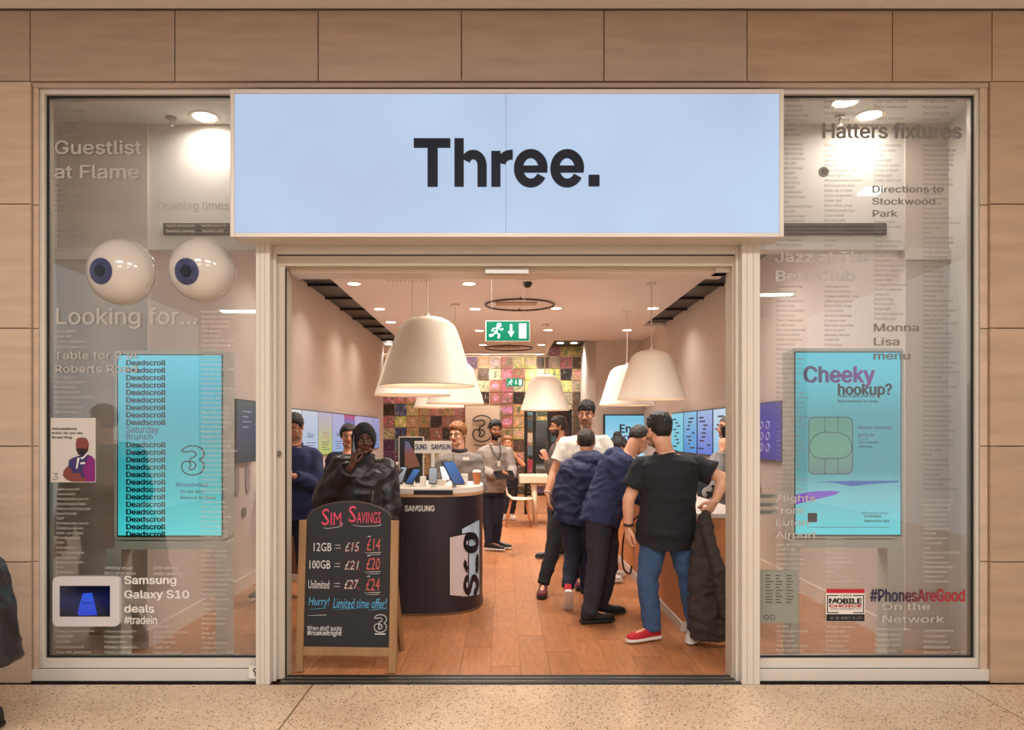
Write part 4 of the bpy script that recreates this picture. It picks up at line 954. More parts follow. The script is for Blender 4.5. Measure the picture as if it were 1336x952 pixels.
# ================================================================== CHALKBOARD A-FRAME
cbx, cby = (PX(387, 4.90)+PX(514, 4.92))/2, 4.93
cb = empty('chalkboard_stand', (cbx, cby, 0), 'wooden A-frame chalkboard with arched top listing SIM savings in the doorway', 'sign')
TL = Matrix.Translation(V((cbx, cby, 0)))@Matrix.Rotation(R(-2.5), 4, 'Z')@Matrix.Rotation(R(-5), 4, 'X')
BW = (508-395)/2*4.92/F
M_cbw = mat('chalkboard_oak', (150, 112, 74), .6, var=.15, vs=12, stretch=(1, 1, .15)); M_cb = mat('chalk_black', (30, 28, 32), .7, var=.15, vs=3); M_cbe = mat('chalkboard_edge', (70, 50, 40), .6)
def cbz(y): return PZ(y, 4.9)/cos(R(5))
def cp(mb, nm, m, par=None, **k): mb.xf(TL); return mb.build(nm, m, par or cb, **k)
zs, zp_, zb0, zrail = cbz(682), cbz(657), cbz(846), cbz(852)
for sx in (-1, 1):
    cp(MB().box(sx*(BW+.024)-.024, sx*(BW+.024)+.024, -.02, .02, 0.004, zs+.005), 'post', M_cbw, bevel=.003)
arch = [(-BW, zb0), (BW, zb0), (BW, zs)]+[(BW*cos(R(a)), zs+(zp_-zs)*sin(R(a))) for a in range(10, 180, 10)]+[(-BW, zs)]
cp(MB().prism(arch, -.006, .010), 'board', M_cb)
bt = MB().tube([V((BW*cos(R(a)), .002, zs+(zp_-zs)*sin(R(a)))) for a in range(0, 181, 10)], .009, 6); cp(bt, 'arch_edge', M_cbe)
cp(MB().box(-BW, BW, -.018, .018, zrail-.025, zb0), 'bottom_rail', M_cbw, bevel=.002)
T2 = Matrix.Translation(V((cbx, cby, 0)))@Matrix.Rotation(R(-2.5), 4, 'Z')
for sx in (-1, 1):
    MB().frustum(V((sx*(BW-.01), .10, zs-.1)), V((sx*(BW-.01), .52, .0)), .022, .022, 4).xf(T2).build('rear_leg', M_cbw, cb)
MB().box(-BW, BW, .39, .41, .28, .32).xf(T2).build('rear_rail', M_cbw, cb)
def chalk(c): return mat('chalk_%d_%d_%d' % c, c, .95, var=.25, vs=60)
def cx_(px): return (px-451.5)*4.92/F
def ctext(s, x0, x1, y0, y1, c, bold=0, shear=0, hd_=1):
    mb = MB(); text_map(mb, s, lambda u, v: (cx_(x0+(x1-x0)*u), -.0075, cbz(y1+(y0-y1)*v)), bold=bold, res=2, shear=shear, hand=hd_); return cp(mb, 'chalk_writing', chalk(c))
def cline(pts, c, r=.0022): return cp(MB().tube(smooth_path([V((cx_(x), -.008, cbz(y))) for x, y in pts], n=3), r, 5), 'chalk_stroke', chalk(c))
PK, WH_, RD, BL = (205, 70, 100), (205, 200, 195), (190, 90, 84), (80, 160, 200)
ctext('S', 415, 425, 666, 688, PK, -.008); ctext('IM', 427, 441, 671, 688, PK, -.008); ctext('S', 451, 461, 662, 684, PK, -.008); ctext('AVINGS', 462, 494, 670, 685, PK, -.008)
cline([(418, 691), (424, 692), (441, 689), (442, 684)], WH_, .0015); cline([(456, 687), (468, 689), (492, 688), (494, 685)], WH_, .0015)
for s, a, b_, y in (('12GB', 405, 429, 716), ('100GB', 400, 428, 739), ('Unlimited', 399, 427, 765)):
    ctext(s, a, b_, y-5, y+6, WH_, -.012)
for y in (716, 740, 766): cline([(433, y-2), (441, y-2)], WH_, .0018); cline([(433, y+2), (441, y+2)], WH_, .0018)
for s, y in (('£15', 716), ('£21', 740), ('£27', 765)):
    ctext(s, 447, 466, y-6, y+6, (188, 176, 170), -.01, .2); cline([(449, y-8), (468, y+7)], (150, 60, 60), .0018); cline([(467, y-7), (448, y+7)], (150, 60, 60), .0018)
for s, y in (('£14', 714), ('£20', 739), ('£24', 766)):
    ctext(s, 476, 494, y-9, y+7, RD, .0, .1); cline([(474, y+10), (495, y+9)], WH_, .0018); cline([(477, y+12.5), (494, y+11.5)], WH_, .0015); cline([(477, y-11), (481, y-12)], WH_, .003)
ctext('Hurry!', 400, 428, 782, 796, BL, -.005, .2); ctext('Limited time offer!', 433, 504, 783, 796, BL, -.008, .2)
cline([(402, 798), (424, 796)], BL, .0016); cline([(433, 798), (465, 796)], BL, .0016); cline([(480, 798), (503, 796)], BL, .0016); cline([(400, 806), (424, 805)], WH_, .0016)
ctext('When stuff sucks', 399, 445, 819, 825, (215, 212, 208), .004, 0, 0); ctext('#makeitright', 399, 445, 825, 833, (215, 212, 208), .012, 0, 0)
lg = MB(); logo(lg, V((cx_(488), -.008, cbz(826))), V((1, 0, 0)), V((0, 0, 1)), cx_(504)-cx_(488), cbz(804)-cbz(826), .0022); cp(lg, 'printed_logo', chalk((215, 212, 208)))
cp(MB().box(cx_(489), cx_(503), -.008, -.006, cbz(829.5), cbz(828)), 'printed_caption', chalk((215, 212, 208)))

# ================================================================== ROUND DISPLAY COUNTER
RC = V((-.72, 6.99, 0)); RX, RY = .535, .54
def rpt(a, z, g_=0):
    p = 2.7; c, s = cos(a), sin(a); return V((RC.x+(RX+g_)*abs(c)**(2/p)*(1 if c >= 0 else -1), RC.y+(RY+g_)*abs(s)**(2/p)*(1 if s >= 0 else -1), z))
def ring(z0, z1, g0=0, g1=0, n=72, top=True):
    vs = [rpt(2*pi*i/n, z0, g0) for i in range(n)]+[rpt(2*pi*i/n, z1, g1) for i in range(n)]
    fs = [(i, (i+1) % n, n+(i+1) % n, n+i) for i in range(n)]+[tuple(range(n-1, -1, -1)), tuple(range(n, 2*n))]
    return MB().add(vs, fs)
rc_ = empty('round_display_counter', tuple(RC), 'rounded black phone display counter with white top beside the chalkboard', 'counter')
ring(.0, 1.0).build('drum', mat('counter_black_wrap', (40, 32, 38), .45), rc_)
ring(0, .02, .006, .006).build('plinth', mat('plinth_wood', (110, 72, 46), .5), rc_)
ring(1.0, 1.028, .008, .008).build('wood_edge', mat('counter_wood_edge', (196, 150, 112), .5), rc_)
ring(1.028, 1.07, .004, .004).build('counter_top', mat('counter_white', (232, 222, 210), .35), rc_)
def wrap(u, z, g_=.002):
    """u metres to the right of the front centre along the drum (angle param by x)"""
    x = max(-.999, min(.999, u/RX)); a = -math.acos(abs(x)**(2.7/2)) if x >= 0 else -(pi-math.acos(abs(x)**(2.7/2)))
    return rpt(a, z, g_)
def wrap_px(px, py, g_=.002):
    # find the point of the drum seen at this pixel
    best = None
    for i in range(121):
        a = -pi+pi*i/120*1.0; q = rpt(a, 0, g_); x = CX+q.x/q.y*F
        if q.y <= RC.y and (best is None or abs(x-px) < best[0]): best = (abs(x-px), a)
    a = best[1]
    lo, hi = a-pi/120, a+pi/120
    for _ in range(18):
        m1 = (lo+hi)/2; q = rpt(m1, 0, g_)
        if CX+q.x/q.y*F < px: lo = m1
        else: hi = m1
    q = rpt((lo+hi)/2, 0, g_); return V((q.x, q.y, H+(CY-py)*q.y/F))
mb = MB(); text_map(mb, 'SAMSUNG', lambda u, v: wrap_px(528+39*u, 667+(-8)*v), bold=.03); mb.build('brand_lettering', mat('white_letter', (225, 220, 214), .5), rc_)
def wpoly(x0, x1, yf0, yf1, n, m, nm, g_):
    vs = []; fs = []
    for i in range(n+1):
        x = x0+(x1-x0)*i/n; vs += [wrap_px(x, yf0(i/n), g_), wrap_px(x, yf1(i/n), g_)]
    fs = [(2*i, 2*i+1, 2*i+3, 2*i+2) for i in range(n)]
    return MB().add(vs, fs).build(nm, m, rc_)
M_pr = mat('pearl_phone_print', (214, 196, 194), .5, var=.06, vs=5); M_pr2 = mat('blue_pearl_print', (176, 196, 214), .5, var=.2, vs=6)
wpoly(603, 625.3, lambda t: 690-12*t, lambda t: 779-4*t, 8, M_pr2, 'phone_graphic', .002)
wpoly(585.5, 612, lambda t: 700-6*t, lambda t: 777+2*t, 8, M_dark, 'phone_graphic_outline', .003)
wpoly(587, 610.5, lambda t: 701-5*t, lambda t: 776+2*t, 8, M_pr, 'phone_graphic', .004)
# S10 lettering turned ninety degrees, reading upwards
mb = MB(); text_map(mb, 'S10', lambda u, v: wrap_px(604.5+20.5*(1-v), 777-83*u, .006), bold=.04, res=3); mb.build('model_lettering', M_black, rc_)
ring_y = RC.y-RY
# fittings on top
TZ = 1.07
def onc(px, Y): return V((PX(px, Y), Y, TZ))
lb = MB().box(PX(540, 6.46), PX(591, 6.46), 6.44, 6.452, 1.02, 1.058).build('label_strip', M_dark, rc_)
e = empty('picture_stand', onc(537, 7.1), 'black framed picture stand on the round counter behind the phones', 'picture')
MB().bbox(PX(520, 7.1), PX(553, 7.1), 7.1, 7.12, TZ, PZ(569, 7.1), .004).build('frame', mat('stand_silver', (190, 180, 170), .4), e)
MB().box(PX(521.5, 7.1), PX(551.5, 7.1), 7.096, 7.1, TZ+.01, PZ(570.5, 7.1)).build('backing', M_dark, e)
MB().prism([(PX(a, 7.09), PZ(b_, 7.09)) for a, b_ in ((528, 575), (533, 576), (541, 590), (548, 608), (528, 612))], 7.09, 7.095).build('picture', screen('portrait_print', [(0, (190, 130, 100)), (.5, (214, 130, 110)), (1, (150, 160, 200))], .35, noise_amt=.6), e)
e = empty('brand_display_sign', onc(565, 6.85), 'small white sign board on a post above the counter phones', 'sign')
MB().box(PX(541, 6.85), PX(589, 6.85), 6.84, 6.86, PZ(591, 6.85), PZ(575, 6.85)).build('sign_board', M_white, e)
MB().box(PX(562.5, 6.86), PX(567, 6.86), 6.86, 6.875, TZ, PZ(580, 6.86)).build('sign_post', M_white, e)
for a, b_, s in ((541.5, 557, 'SUNG'), (562.5, 588, 'SAMSUN')):
    mb = MB(); text_px(mb, s, a, b_, 579, 586.5, 6.838, bold=.03); mb.build('sign_lettering', mat('blue_black_letter', (40, 60, 96), .5), e)
def stand_phone(px, Y, tilt, rz, w_, h, label, m, grp=None, zc=None):
    base = onc(px, Y); e = empty('display_phone', base, label, 'phone', grp)
    zc = zc or .085
    Mx = Matrix.Translation(base+V((0, 0, zc)))@Matrix.Rotation(rz, 4, 'Z')@Matrix.Rotation(tilt, 4, 'X')
    MB().bbox(-w_/2, w_/2, -.005, .005, -h/2, h/2, .012).xf(Mx).build('phone_body', M_dark, e)
    MB().bbox(-w_/2+.005, w_/2-.005, -.0065, -.005, -h/2+.008, h/2-.008, .008).xf(Mx).build('phone_screen', m, e)
    MB().frustum(base+V((0, .01, 0)), base+V((0, .01, zc)), .018, .014, 12).build('security_stand', M_white, e)
    MB().frustum(base+V((0, .01, 0)), base+V((0, .01, .006)), .03, .03, 16).build('stand_foot', M_white, e)
    return e
SB = screen('blue_app_screen', [(0, (60, 90, 150)), (1, (90, 140, 210))], .7, noise_amt=.5, ns=6)
SW = screen('white_app_screen', [(0, (170, 160, 160)), (1, (200, 205, 215))], .6, noise_amt=.5, ns=8)
stand_phone(539, 6.75, R(-42), R(-38), .085, .17, 'phone with blue screen tilted left on the round counter', SB)
stand_phone(592, 6.66, R(-35), R(52), .15, .24, 'large tablet with blue screen tilted on the round counter', SB, zc=.12)
stand_phone(565, 6.62, R(-15), 0, .075, .15, 'white-screened phone upright at the middle of the round counter', SW, zc=.10)
stand_phone(516, 6.85, R(-45), R(-60), .08, .17, 'dark phone on stand at the left of the round counter', mat('phone_glass_dark', (16, 18, 24), .08))
stand_phone(524, 6.98, R(-30), R(-30), .08, .17, 'white-screened phone left of the picture stand on the round counter', SW)
stand_phone(580, 7.2, R(-30), R(25), .08, .16, 'small phone at the back of the round counter below the sign', SW)
for i, (px, Y, w_, h) in enumerate(((552, 6.7, .05, .09), (606, 6.9, .06, .10), (575, 6.85, .09, .05))):
    o = MB().box(PX(px, Y)-w_/2, PX(px, Y)+w_/2, Y-.03, Y+.03, TZ, TZ+h).build('price_ticket_holder', mat('acrylic_white', (228, 220, 208), .3), base=onc(px, Y), bevel=.003)
    tag(o, ('narrow', 'tallest', 'wide low')[i]+' white acrylic price holder on the round counter', 'holder')
cupo = MB().lathe([(0, .0), (.032, 0), (.042, .12), (.044, .124), (0, .125)], P(623, 634, 6.95)-V((0, 0, 0)), 20)
cz = V((PX(622, 7.0), 7.0, TZ)); cup = MB().lathe([(0, 0), (.028, 0), (.038, .11), (.0, .11)], cz, 20).build('coffee_cup', mat('cup_brown', (176, 104, 60), .6), base=cz, smooth=False); tag(cup, 'brown takeaway cup with white lid at the right of the round counter', 'cup')
MB().lathe([(.040, .108), (.041, .116), (.034, .13), (0, .13)], cz, 20).build('cup_lid', M_white, cup)

# ================================================================== WOODEN COUNTERS
M_cw = mat('orange_oak_veneer', (200, 128, 78), .45, var=.08, vs=6, stretch=(1, 1, .2))
rcn = empty('wooden_counter', (1.7, 9, 0), 'long orange oak display counter with white plinth along the right side', 'counter')
X0, X1, Y0, Y1 = 1.38, 1.93, 5.94, 12.6
MB().box(X0+.012, X1-.012, Y0+.012, Y1-.012, .07, .88).build('cabinet', M_cw, rcn)
MB().box(X0, X1, Y0, Y1, 0, .075).build('plinth', M_skirt, rcn, bevel=.003)
MB().box(X0, X1, Y0, Y1, .88, .915).build('counter_top', mat('counter_top_white', (214, 200, 188), .35), rcn, bevel=.003)
for k in range(1, 6): MB().box(X0+.008, X0+.013, Y0+k*1.1, Y0+k*1.1+.006, .08, .88).build('panel_joint', M_joint, rcn)
lcn = empty('wooden_counter', (-2.3, 11, 0), 'brown counter running along the left wall beneath the screens', 'counter')
MB().box(-2.53, -2.12, 7.95, 15.5, .07, .9).build('cabinet', mat('dark_oak_veneer', (120, 80, 54), .5, var=.1, vs=6, stretch=(1, 1, .2)), lcn)
MB().box(-2.53, -2.10, 7.93, 15.52, 0, .075).build('plinth', M_skirt, lcn)
MB().box(-2.53, -2.08, 7.92, 15.52, .9, .94).build('counter_top', M_white, lcn)
def shelf_phone(x, y, z, rz, label, grp):
    e = empty('display_phone', (x, y, z), label, 'phone', grp)
    Mx = Matrix.Translation(V((x, y, z+.075)))@Matrix.Rotation(rz, 4, 'Z')@Matrix.Rotation(R(-35), 4, 'X')
    MB().bbox(-.038, .038, -.004, .004, -.075, .075, .01).xf(Mx).build('phone_body', M_dark, e)
    MB().bbox(-.034, .034, -.0055, -.004, -.07, .07, .007).xf(Mx).build('phone_screen', SW, e)
    MB().frustum(V((x, y+.01, z)), V((x, y+.01, z+.07)), .025, .015, 12).build('security_stand', M_white, e)
    return e
for k in range(5): shelf_phone(-2.3, 8.4+k*.9, .94, R(90), 'display phone on the left wall counter, %s along from the door' % ('first', 'second', 'third', 'fourth', 'fifth')[k], 'phones on the left wall counter')
for k in range(4): shelf_phone(1.9, 8.6+k*.8, .915, R(-90), 'display phone on the long oak counter, %s along from the entrance' % ('first', 'second', 'third', 'fourth')[k], 'phones on the oak counter')

# ================================================================== WALL SCREENS
def tv(x0, y0, x1, y1, z0, z1, m, label, grp, side, extra=None):
    xm_, ym = (x0+x1)/2, (y0+y1)/2; e = empty('wall_screen', (xm_, ym, z0), label, 'screen', grp)
    if side in 'LR':
        s_ = 1 if side == 'L' else -1
        MB().box(min(x0, x0-s_*.05), max(x0, x0-s_*.05), y0, y1, z0, z1).build('bezel', M_dark, e)
        MB().box(min(x0, x0+s_*.003), max(x0, x0+s_*.003), y0+.012, y1-.012, z0+.012, z1-.012).build('display', m, e)
    return e
def sm(n, st, s=.8, na=.15): return screen(n, st, s, noise_amt=na)
LS = [('pale picture', [(0, (190, 205, 225)), (1, (240, 240, 240))]), ('blue-white picture', [(0, (185, 205, 235)), (1, (215, 220, 235))]), ('yellow and pink picture', [(0, (200, 210, 110)), (.35, (205, 205, 150)), (1, (205, 190, 215))]),
      ('lavender picture', [(0, (165, 190, 235)), (1, (200, 190, 225))]), ('red and blue picture', [(0, (90, 150, 220)), (.75, (110, 140, 210)), (1, (210, 90, 120))]), ('violet picture', [(0, (165, 185, 230)), (1, (205, 190, 225))]),
      ('lilac picture', [(0, (150, 165, 215)), (1, (195, 180, 215))]), ('mauve picture', [(0, (140, 160, 215)), (1, (180, 170, 210))])]
M_shade = [mat('screen_ink', (60, 64, 84), .6), mat('screen_ink_pink', (190, 110, 130), .6)]
ord_ = ['nearest the door', 'second from the door', 'third from the door', 'fourth from the door', 'fifth from the door', 'sixth from the door', 'seventh from the door', 'farthest from the door']
for i, (nm, st) in enumerate(LS):
    y0 = 8.67+i*.855; e = tv(XL+.05, y0, 0, y0+.85, 1.22, 1.83, sm('left_screen_%d' % i, st), 'left wall screen with '+nm+', '+ord_[i], 'screens along the left wall', 'L')
    X = XL+.0545
    if i == 0:
        MB().tube([V((X, y0+.55+.11*cos(t), 1.68+.09*sin(t))) for t in [2*pi*j/20 for j in range(20)]], .02, 6, True).build('screen_graphic', M_shade[0], e)
    mb = MB(); txt = ['5G', 'Galaxy', 'YOU', 'Hey', 'XR', 'One', 'UI', 'Go'][i]
    text_map(mb, txt, lambda u, v: (X, y0+.25+.35*u, 1.45+.10*v), res=1); mb.build('screen_words', M_shade[1 if i == 2 else 0], e)
    mb = MB()
    for k in range(4): mb.box(X-.001, X, y0+.2, y0+.2+.1*(5-k % 3), 1.40-k*.035, 1.408-k*.035)
    mb.build('screen_text_lines', M_shade[0], e)
RS = [('plain blue', [(0, (120, 200, 220)), (1, (150, 215, 235))]), ('blue collage', [(0, (90, 150, 220)), (1, (150, 200, 230))]), ('violet collage', [(0, (110, 130, 215)), (1, (170, 190, 230))]), ('white and blue', [(0, (150, 200, 235)), (1, (205, 225, 240))])]
yy = [(12.05, 12.9), (11.22, 12.02), (10.38, 11.18), (9.42, 10.34)]
for i, (nm, st) in enumerate(RS):
    a, b_ = yy[i]; e = tv(XR-.05, a, 0, b_, 1.22, 1.86, screen('right_screen_%d' % i, st, .9, noise_amt=.3), 'right wall screen with '+nm+' picture', 'screens along the right wall', 'R')
    X = XR-.0545; mb = MB(); rr_ = random.Random(i)
    for k in range(9):
        y = a+.08+rr_.random()*(b_-a-.4); z = 1.30+.055*k; mb.box(X, X+.001, y, y+.15+rr_.random()*.15, z, z+.022)
    mb.build('screen_graphic', M_shade[0], e)
e = tv(XR-.05, 7.80, 0, 8.68, 1.24, 1.87, screen('purple_screen', [(0, (70, 50, 160)), (.5, (84, 66, 190)), (1, (70, 60, 170))], .7, noise_amt=.2), 'purple wall screen seen through the right window', 'screens along the right wall', 'R')
X = XR-.0545; mb = MB()
for y in (8.2, 8.4):
    for z in (1.38, 1.5, 1.62): mb.tube([V((X, y+.05*cos(t), z+.04*sin(t))) for t in [2*pi*j/12 for j in range(12)]], .008, 5, True)
mb.build('screen_graphic', mat('screen_icon', (170, 160, 220), .5), e)
e = tv(XL+.05, 7.2, 0, 7.76, 1.25, 1.86, screen('dim_screen', [(0, (50, 70, 84)), (.45, (90, 84, 130)), (1, (70, 110, 116))], .55, noise_amt=.5), 'dim dark teal wall screen seen through the left window', 'screens along the left wall', 'L')
mb = MB(); X = XL+.0545
for k in range(4): mb.box(X-.001, X, 7.35, 7.6-k % 2*.08, 1.74-k*.05, 1.752-k*.05)
mb.build('screen_text_lines', mat('screen_icon', (170, 160, 220), .5), e)
# rear screen: Endless Binge
Yb = 15.77; e = empty('wall_screen', (PX(840, Yb), Yb, 1.2), 'pale blue rear wall screen with big black and lilac words', 'screen')
MB().box(PX(787, Yb), PX(876, Yb), Yb-.06, Yb, PZ(596, Yb), PZ(540.5, Yb)).build('bezel', M_dark, e)
MB().box(PX(789, Yb), PX(874, Yb), Yb-.065, Yb-.06, PZ(595, Yb), PZ(542, Yb)).build('display', screen('endless_screen', [(0, (180, 225, 240)), (1, (120, 195, 225))], .95, noise_amt=.3), e)
mb = MB(); text_px(mb, 'Endless', 808.5, 858, 553.5, 564.5, 15.70, bold=.02); mb.build('screen_words', M_black, e)
mb = MB(); text_px(mb, 'Binge', 801, 838, 565, 578, 15.70, bold=.01); mb.build('screen_words', mat('lilac_letter', (130, 130, 190), .5), e)

# ================================================================== PHOTO WALL
def tile_mat():
    m = bpy.data.materials.new('photo_tile_print'); m.use_nodes = True; nt = m.node_tree; b = nt.nodes['Principled BSDF']
    oi = nt.nodes.new('ShaderNodeObjectInfo'); tc = nt.nodes.new('ShaderNodeTexCoord')
    ml = nt.nodes.new('ShaderNodeVectorMath'); ml.operation = 'SCALE'; ml.inputs[0].default_value = (37, 11, 53); nt.links.new(oi.outputs['Random'], ml.inputs['Scale'])
    ad = nt.nodes.new('ShaderNodeVectorMath'); nt.links.new(tc.outputs['Object'], ad.inputs[0]); nt.links.new(ml.outputs[0], ad.inputs[1])
    n = nt.nodes.new('ShaderNodeTexNoise'); n.inputs['Scale'].default_value = 11; n.inputs['Detail'].default_value = 4; n.inputs['Distortion'].default_value = 1.6; nt.links.new(ad.outputs[0], n.inputs['Vector'])
    vo = nt.nodes.new('ShaderNodeTexVoronoi'); vo.inputs['Scale'].default_value = 9; nt.links.new(ad.outputs[0], vo.inputs['Vector'])
    r1 = nt.nodes.new('ShaderNodeMapRange'); r1.inputs[1].default_value = .44; r1.inputs[2].default_value = .60; nt.links.new(n.outputs['Fac'], r1.inputs[0])
    hs = nt.nodes.new('ShaderNodeHueSaturation'); hs.inputs['Value'].default_value = .45; hs.inputs['Saturation'].default_value = .8; hs.inputs['Hue'].default_value = .56; nt.links.new(oi.outputs['Color'], hs.inputs['Color'])
    mx = nt.nodes.new('ShaderNodeMix'); mx.data_type = 'RGBA'; nt.links.new(r1.outputs[0], mx.inputs['Factor']); nt.links.new(hs.outputs[0], mx.inputs['A']); nt.links.new(oi.outputs['Color'], mx.inputs['B'])
    r2 = nt.nodes.new('ShaderNodeMapRange'); r2.inputs[1].default_value = .58; r2.inputs[2].default_value = .68; nt.links.new(n.outputs['Color'], r2.inputs[0])
    mx2 = nt.nodes.new('ShaderNodeMix'); mx2.data_type = 'RGBA'; mx2.inputs['B'].default_value = lin((236, 214, 180)); nt.links.new(r2.outputs[0], mx2.inputs['Factor']); nt.links.new(mx.outputs['Result'], mx2.inputs['A'])
    # a round or oval subject in the middle of most prints
    ln = nt.nodes.new('ShaderNodeVectorMath'); ln.operation = 'LENGTH'
    sc2 = nt.nodes.new('ShaderNodeMapping'); nt.links.new(tc.outputs['Object'], sc2.inputs[0])
    cm = nt.nodes.new('ShaderNodeCombineXYZ'); ma = nt.nodes.new('ShaderNodeMath'); ma.operation = 'MULTIPLY_ADD'; ma.inputs[1].default_value = 2.2; ma.inputs[2].default_value = .6
    nt.links.new(oi.outputs['Random'], ma.inputs[0]); nt.links.new(ma.outputs[0], cm.inputs[0]); cm.inputs[1].default_value = 0; cm.inputs[2].default_value = 1.2; nt.links.new(cm.outputs[0], sc2.inputs['Scale'])
    nt.links.new(sc2.outputs[0], ln.inputs[0])
    am = nt.nodes.new('ShaderNodeMath'); am.operation = 'MULTIPLY_ADD'; am.inputs[1].default_value = .12; nt.links.new(n.outputs['Fac'], am.inputs[0]); nt.links.new(ln.outputs['Value'], am.inputs[2])
    r3 = nt.nodes.new('ShaderNodeMapRange'); r3.inputs[1].default_value = .150; r3.inputs[2].default_value = .165; r3.inputs[3].default_value = .85; r3.inputs[4].default_value = 0; nt.links.new(am.outputs[0], r3.inputs[0])
    h2 = nt.nodes.new('ShaderNodeHueSaturation'); h2.inputs['Saturation'].default_value = .75; nt.links.new(mx2.outputs['Result'], h2.inputs['Color'])
    hm_ = nt.nodes.new('ShaderNodeMath'); hm_.operation = 'MULTIPLY_ADD'; hm_.inputs[1].default_value = .34; hm_.inputs[2].default_value = .38; nt.links.new(oi.outputs['Random'], hm_.inputs[0]); nt.links.new(hm_.outputs[0], h2.inputs['Hue'])
    hv = nt.nodes.new('ShaderNodeMapRange'); hv.inputs[3].default_value = 1.5; hv.inputs[4].default_value = .25; nt.links.new(oi.outputs['Random'], hv.inputs[0]); nt.links.new(hv.outputs[0], h2.inputs['Value'])
    mx3 = nt.nodes.new('ShaderNodeMix'); mx3.data_type = 'RGBA'; nt.links.new(r3.outputs[0], mx3.inputs['Factor']); nt.links.new(mx2.outputs['Result'], mx3.inputs['A']); nt.links.new(h2.outputs[0], mx3.inputs['B'])
    h3 = nt.nodes.new('ShaderNodeHueSaturation'); h3.inputs['Saturation'].default_value = .82; nt.links.new(mx3.outputs['Result'], h3.inputs['Color'])
    nt.links.new(h3.outputs[0], b.inputs['Base Color']); b.inputs['Roughness'].default_value = .4
    return m
TM = tile_mat()
pw = empty('photo_wall', (0, 19.03, 0), 'rear wall grid of square colourful photo prints lit from above', 'photo wall')
tm_ = MB().box(-.137, .137, -.012, .012, -.137, .137).mesh('photo_tile'); tm_.materials.append(TM)
pitch = 15.42*19.03/F
PAL = dict(y=(226, 204, 60), o=(214, 120, 40), r=(196, 44, 44), p=(196, 60, 110), v=(110, 60, 130), b=(50, 90, 150), t=(70, 150, 160), n=(110, 70, 44), k=(60, 34, 30), c=(214, 180, 140), g=(110, 130, 80))
ROWS = ['..........nyyynnnycry'.ljust(17), '', ]
GRID = ["cccccccyoryyknryy", "rrrrrrrvocryyncpn", "yrrrrrroncprycyko", "crbbnorncrpcyvkyc", "pronoonrkrpkvyycn", "kbyoropnonrotgkcn", "pyookrrkrcronykkn", "cbonrkncccoynkkkn", "vtcnoroccconryokk", "vvboyrncccnoncknk", "bvnoyoccccpnrkknk", "btnnoykcccnckokkk", "vnokrnpcccnnkvkkk"]
x00, z00 = PX(507.5, 19.03), PZ(457.5, 19.03)
for r_ in range(13):
    for c_ in range(17):
        px = 507.5+15.42*c_; py = 457.5+15.42*r_
        if r_ == 0 and px < 716: continue
        if 606 < px < 652 and py > 528: continue
        o = bpy.data.objects.new('photo_tile', tm_); COL.objects.link(o); o.parent = pw
        o.location = (PX(px, 19.03), 0, PZ(py, 19.03)); cc = PAL[GRID[r_][c_]]
        j = random.uniform(.75, 1.15); l_ = lin(cc); o.color = (min(1, l_[0]*j), min(1, l_[1]*j*random.uniform(.8, 1.2)), min(1, l_[2]*j), 1)
lp_ = empty('logo_panel', (PX(630, 18.9), 18.9, 1), 'cream panel with outlined numeral three logo on the photo wall', 'sign')
MB().box(PX(607, 18.95), PX(652, 18.95), 18.96, 19.01, .02, PZ(529, 18.95)).build('panel', mat('cream_panel', (216, 196, 172), .6), lp_)
lg = MB(); logo(lg, P(617, 575, 18.92), V((1, 0, 0)), V((0, 0, 1)), 24*.01892, 33*.01892, .016); lg.build('logo_outline', M_dark, lp_)
mb = MB(); text_px(mb, 'Three.co.uk', 618, 634, 579, 582, 18.92, bold=.02); mb.build('logo_caption', M_dark, lp_)

# ================================================================== DISPLAY TOWER, TABLE, CHAIR
YT = 14.4; dt = empty('display_rack', (PX(714, YT), YT, 0), 'black metal accessory rack with mirror panel in front of the photo wall', 'rack')
zt2 = PZ(537, YT)
for px in (686, 697, 716, 744):
    MB().box(PX(px-2, YT), PX(px+2, YT), YT-.03, YT+.03, 0, zt2).build('post', M_dark, dt)
MB().box(PX(684, YT), PX(746, YT), YT-.03, YT+.03, zt2, zt2+.04).build('top_bar', M_dark, dt)
MB().box(PX(684, YT), PX(746, YT), YT-.02, YT+.02, .35, .40).build('lower_bar', M_dark, dt)
MB().box(PX(699, YT), PX(713.5, YT), YT-.01, YT+.01, PZ(628, YT), PZ(548, YT)).build('mirror_panel', mat('mirror', (150, 165, 175), .12, metal=1), dt)
MB().box(PX(716, YT), PX(744, YT), YT+.0, YT+.02, .4, zt2).build('back_panel', mat('rack_back', (70, 44, 34), .6), dt)
cols = [(60, 60, 70), (170, 60, 80), (90, 110, 130), (200, 180, 160), (60, 90, 100), (120, 50, 60)]
for i in range(5):
    for j, px in enumerate((691.5, 722, 735)):
        z = .6+i*.25; m = mat('pack_%d' % ((i+j) % 6), cols[(i+j) % 6], .5)
        o = MB().box(PX(px, YT)-.045, PX(px, YT)+.045, YT-.045, YT-.032 if px > 700 else YT-.01, z, z+.18).build('accessory_pack', m, base=(PX(px, YT), YT-.04, z))
        tag(o, '%s accessory pack in the %s column of the black rack, %s' % (('dark grey', 'crimson', 'steel blue', 'cream', 'teal', 'maroon')[(i+j) % 6], ('left', 'middle', 'right')[j], ('lowest', 'second lowest', 'middle', 'second highest', 'highest')[i]), 'accessory', 'accessory packs on the black rack')
M_tw = mat('pale_laminate', (226, 206, 178), .4)
tb_ = empty('high_table', (.95, 12.9, 0), 'pale laminate table with slanted legs at the back of the shop', 'table')
MB().box(PX(678, 12.7), 1.55, 12.65, 13.35, .70, .82).build('table_top', M_tw, tb_, bevel=.01)
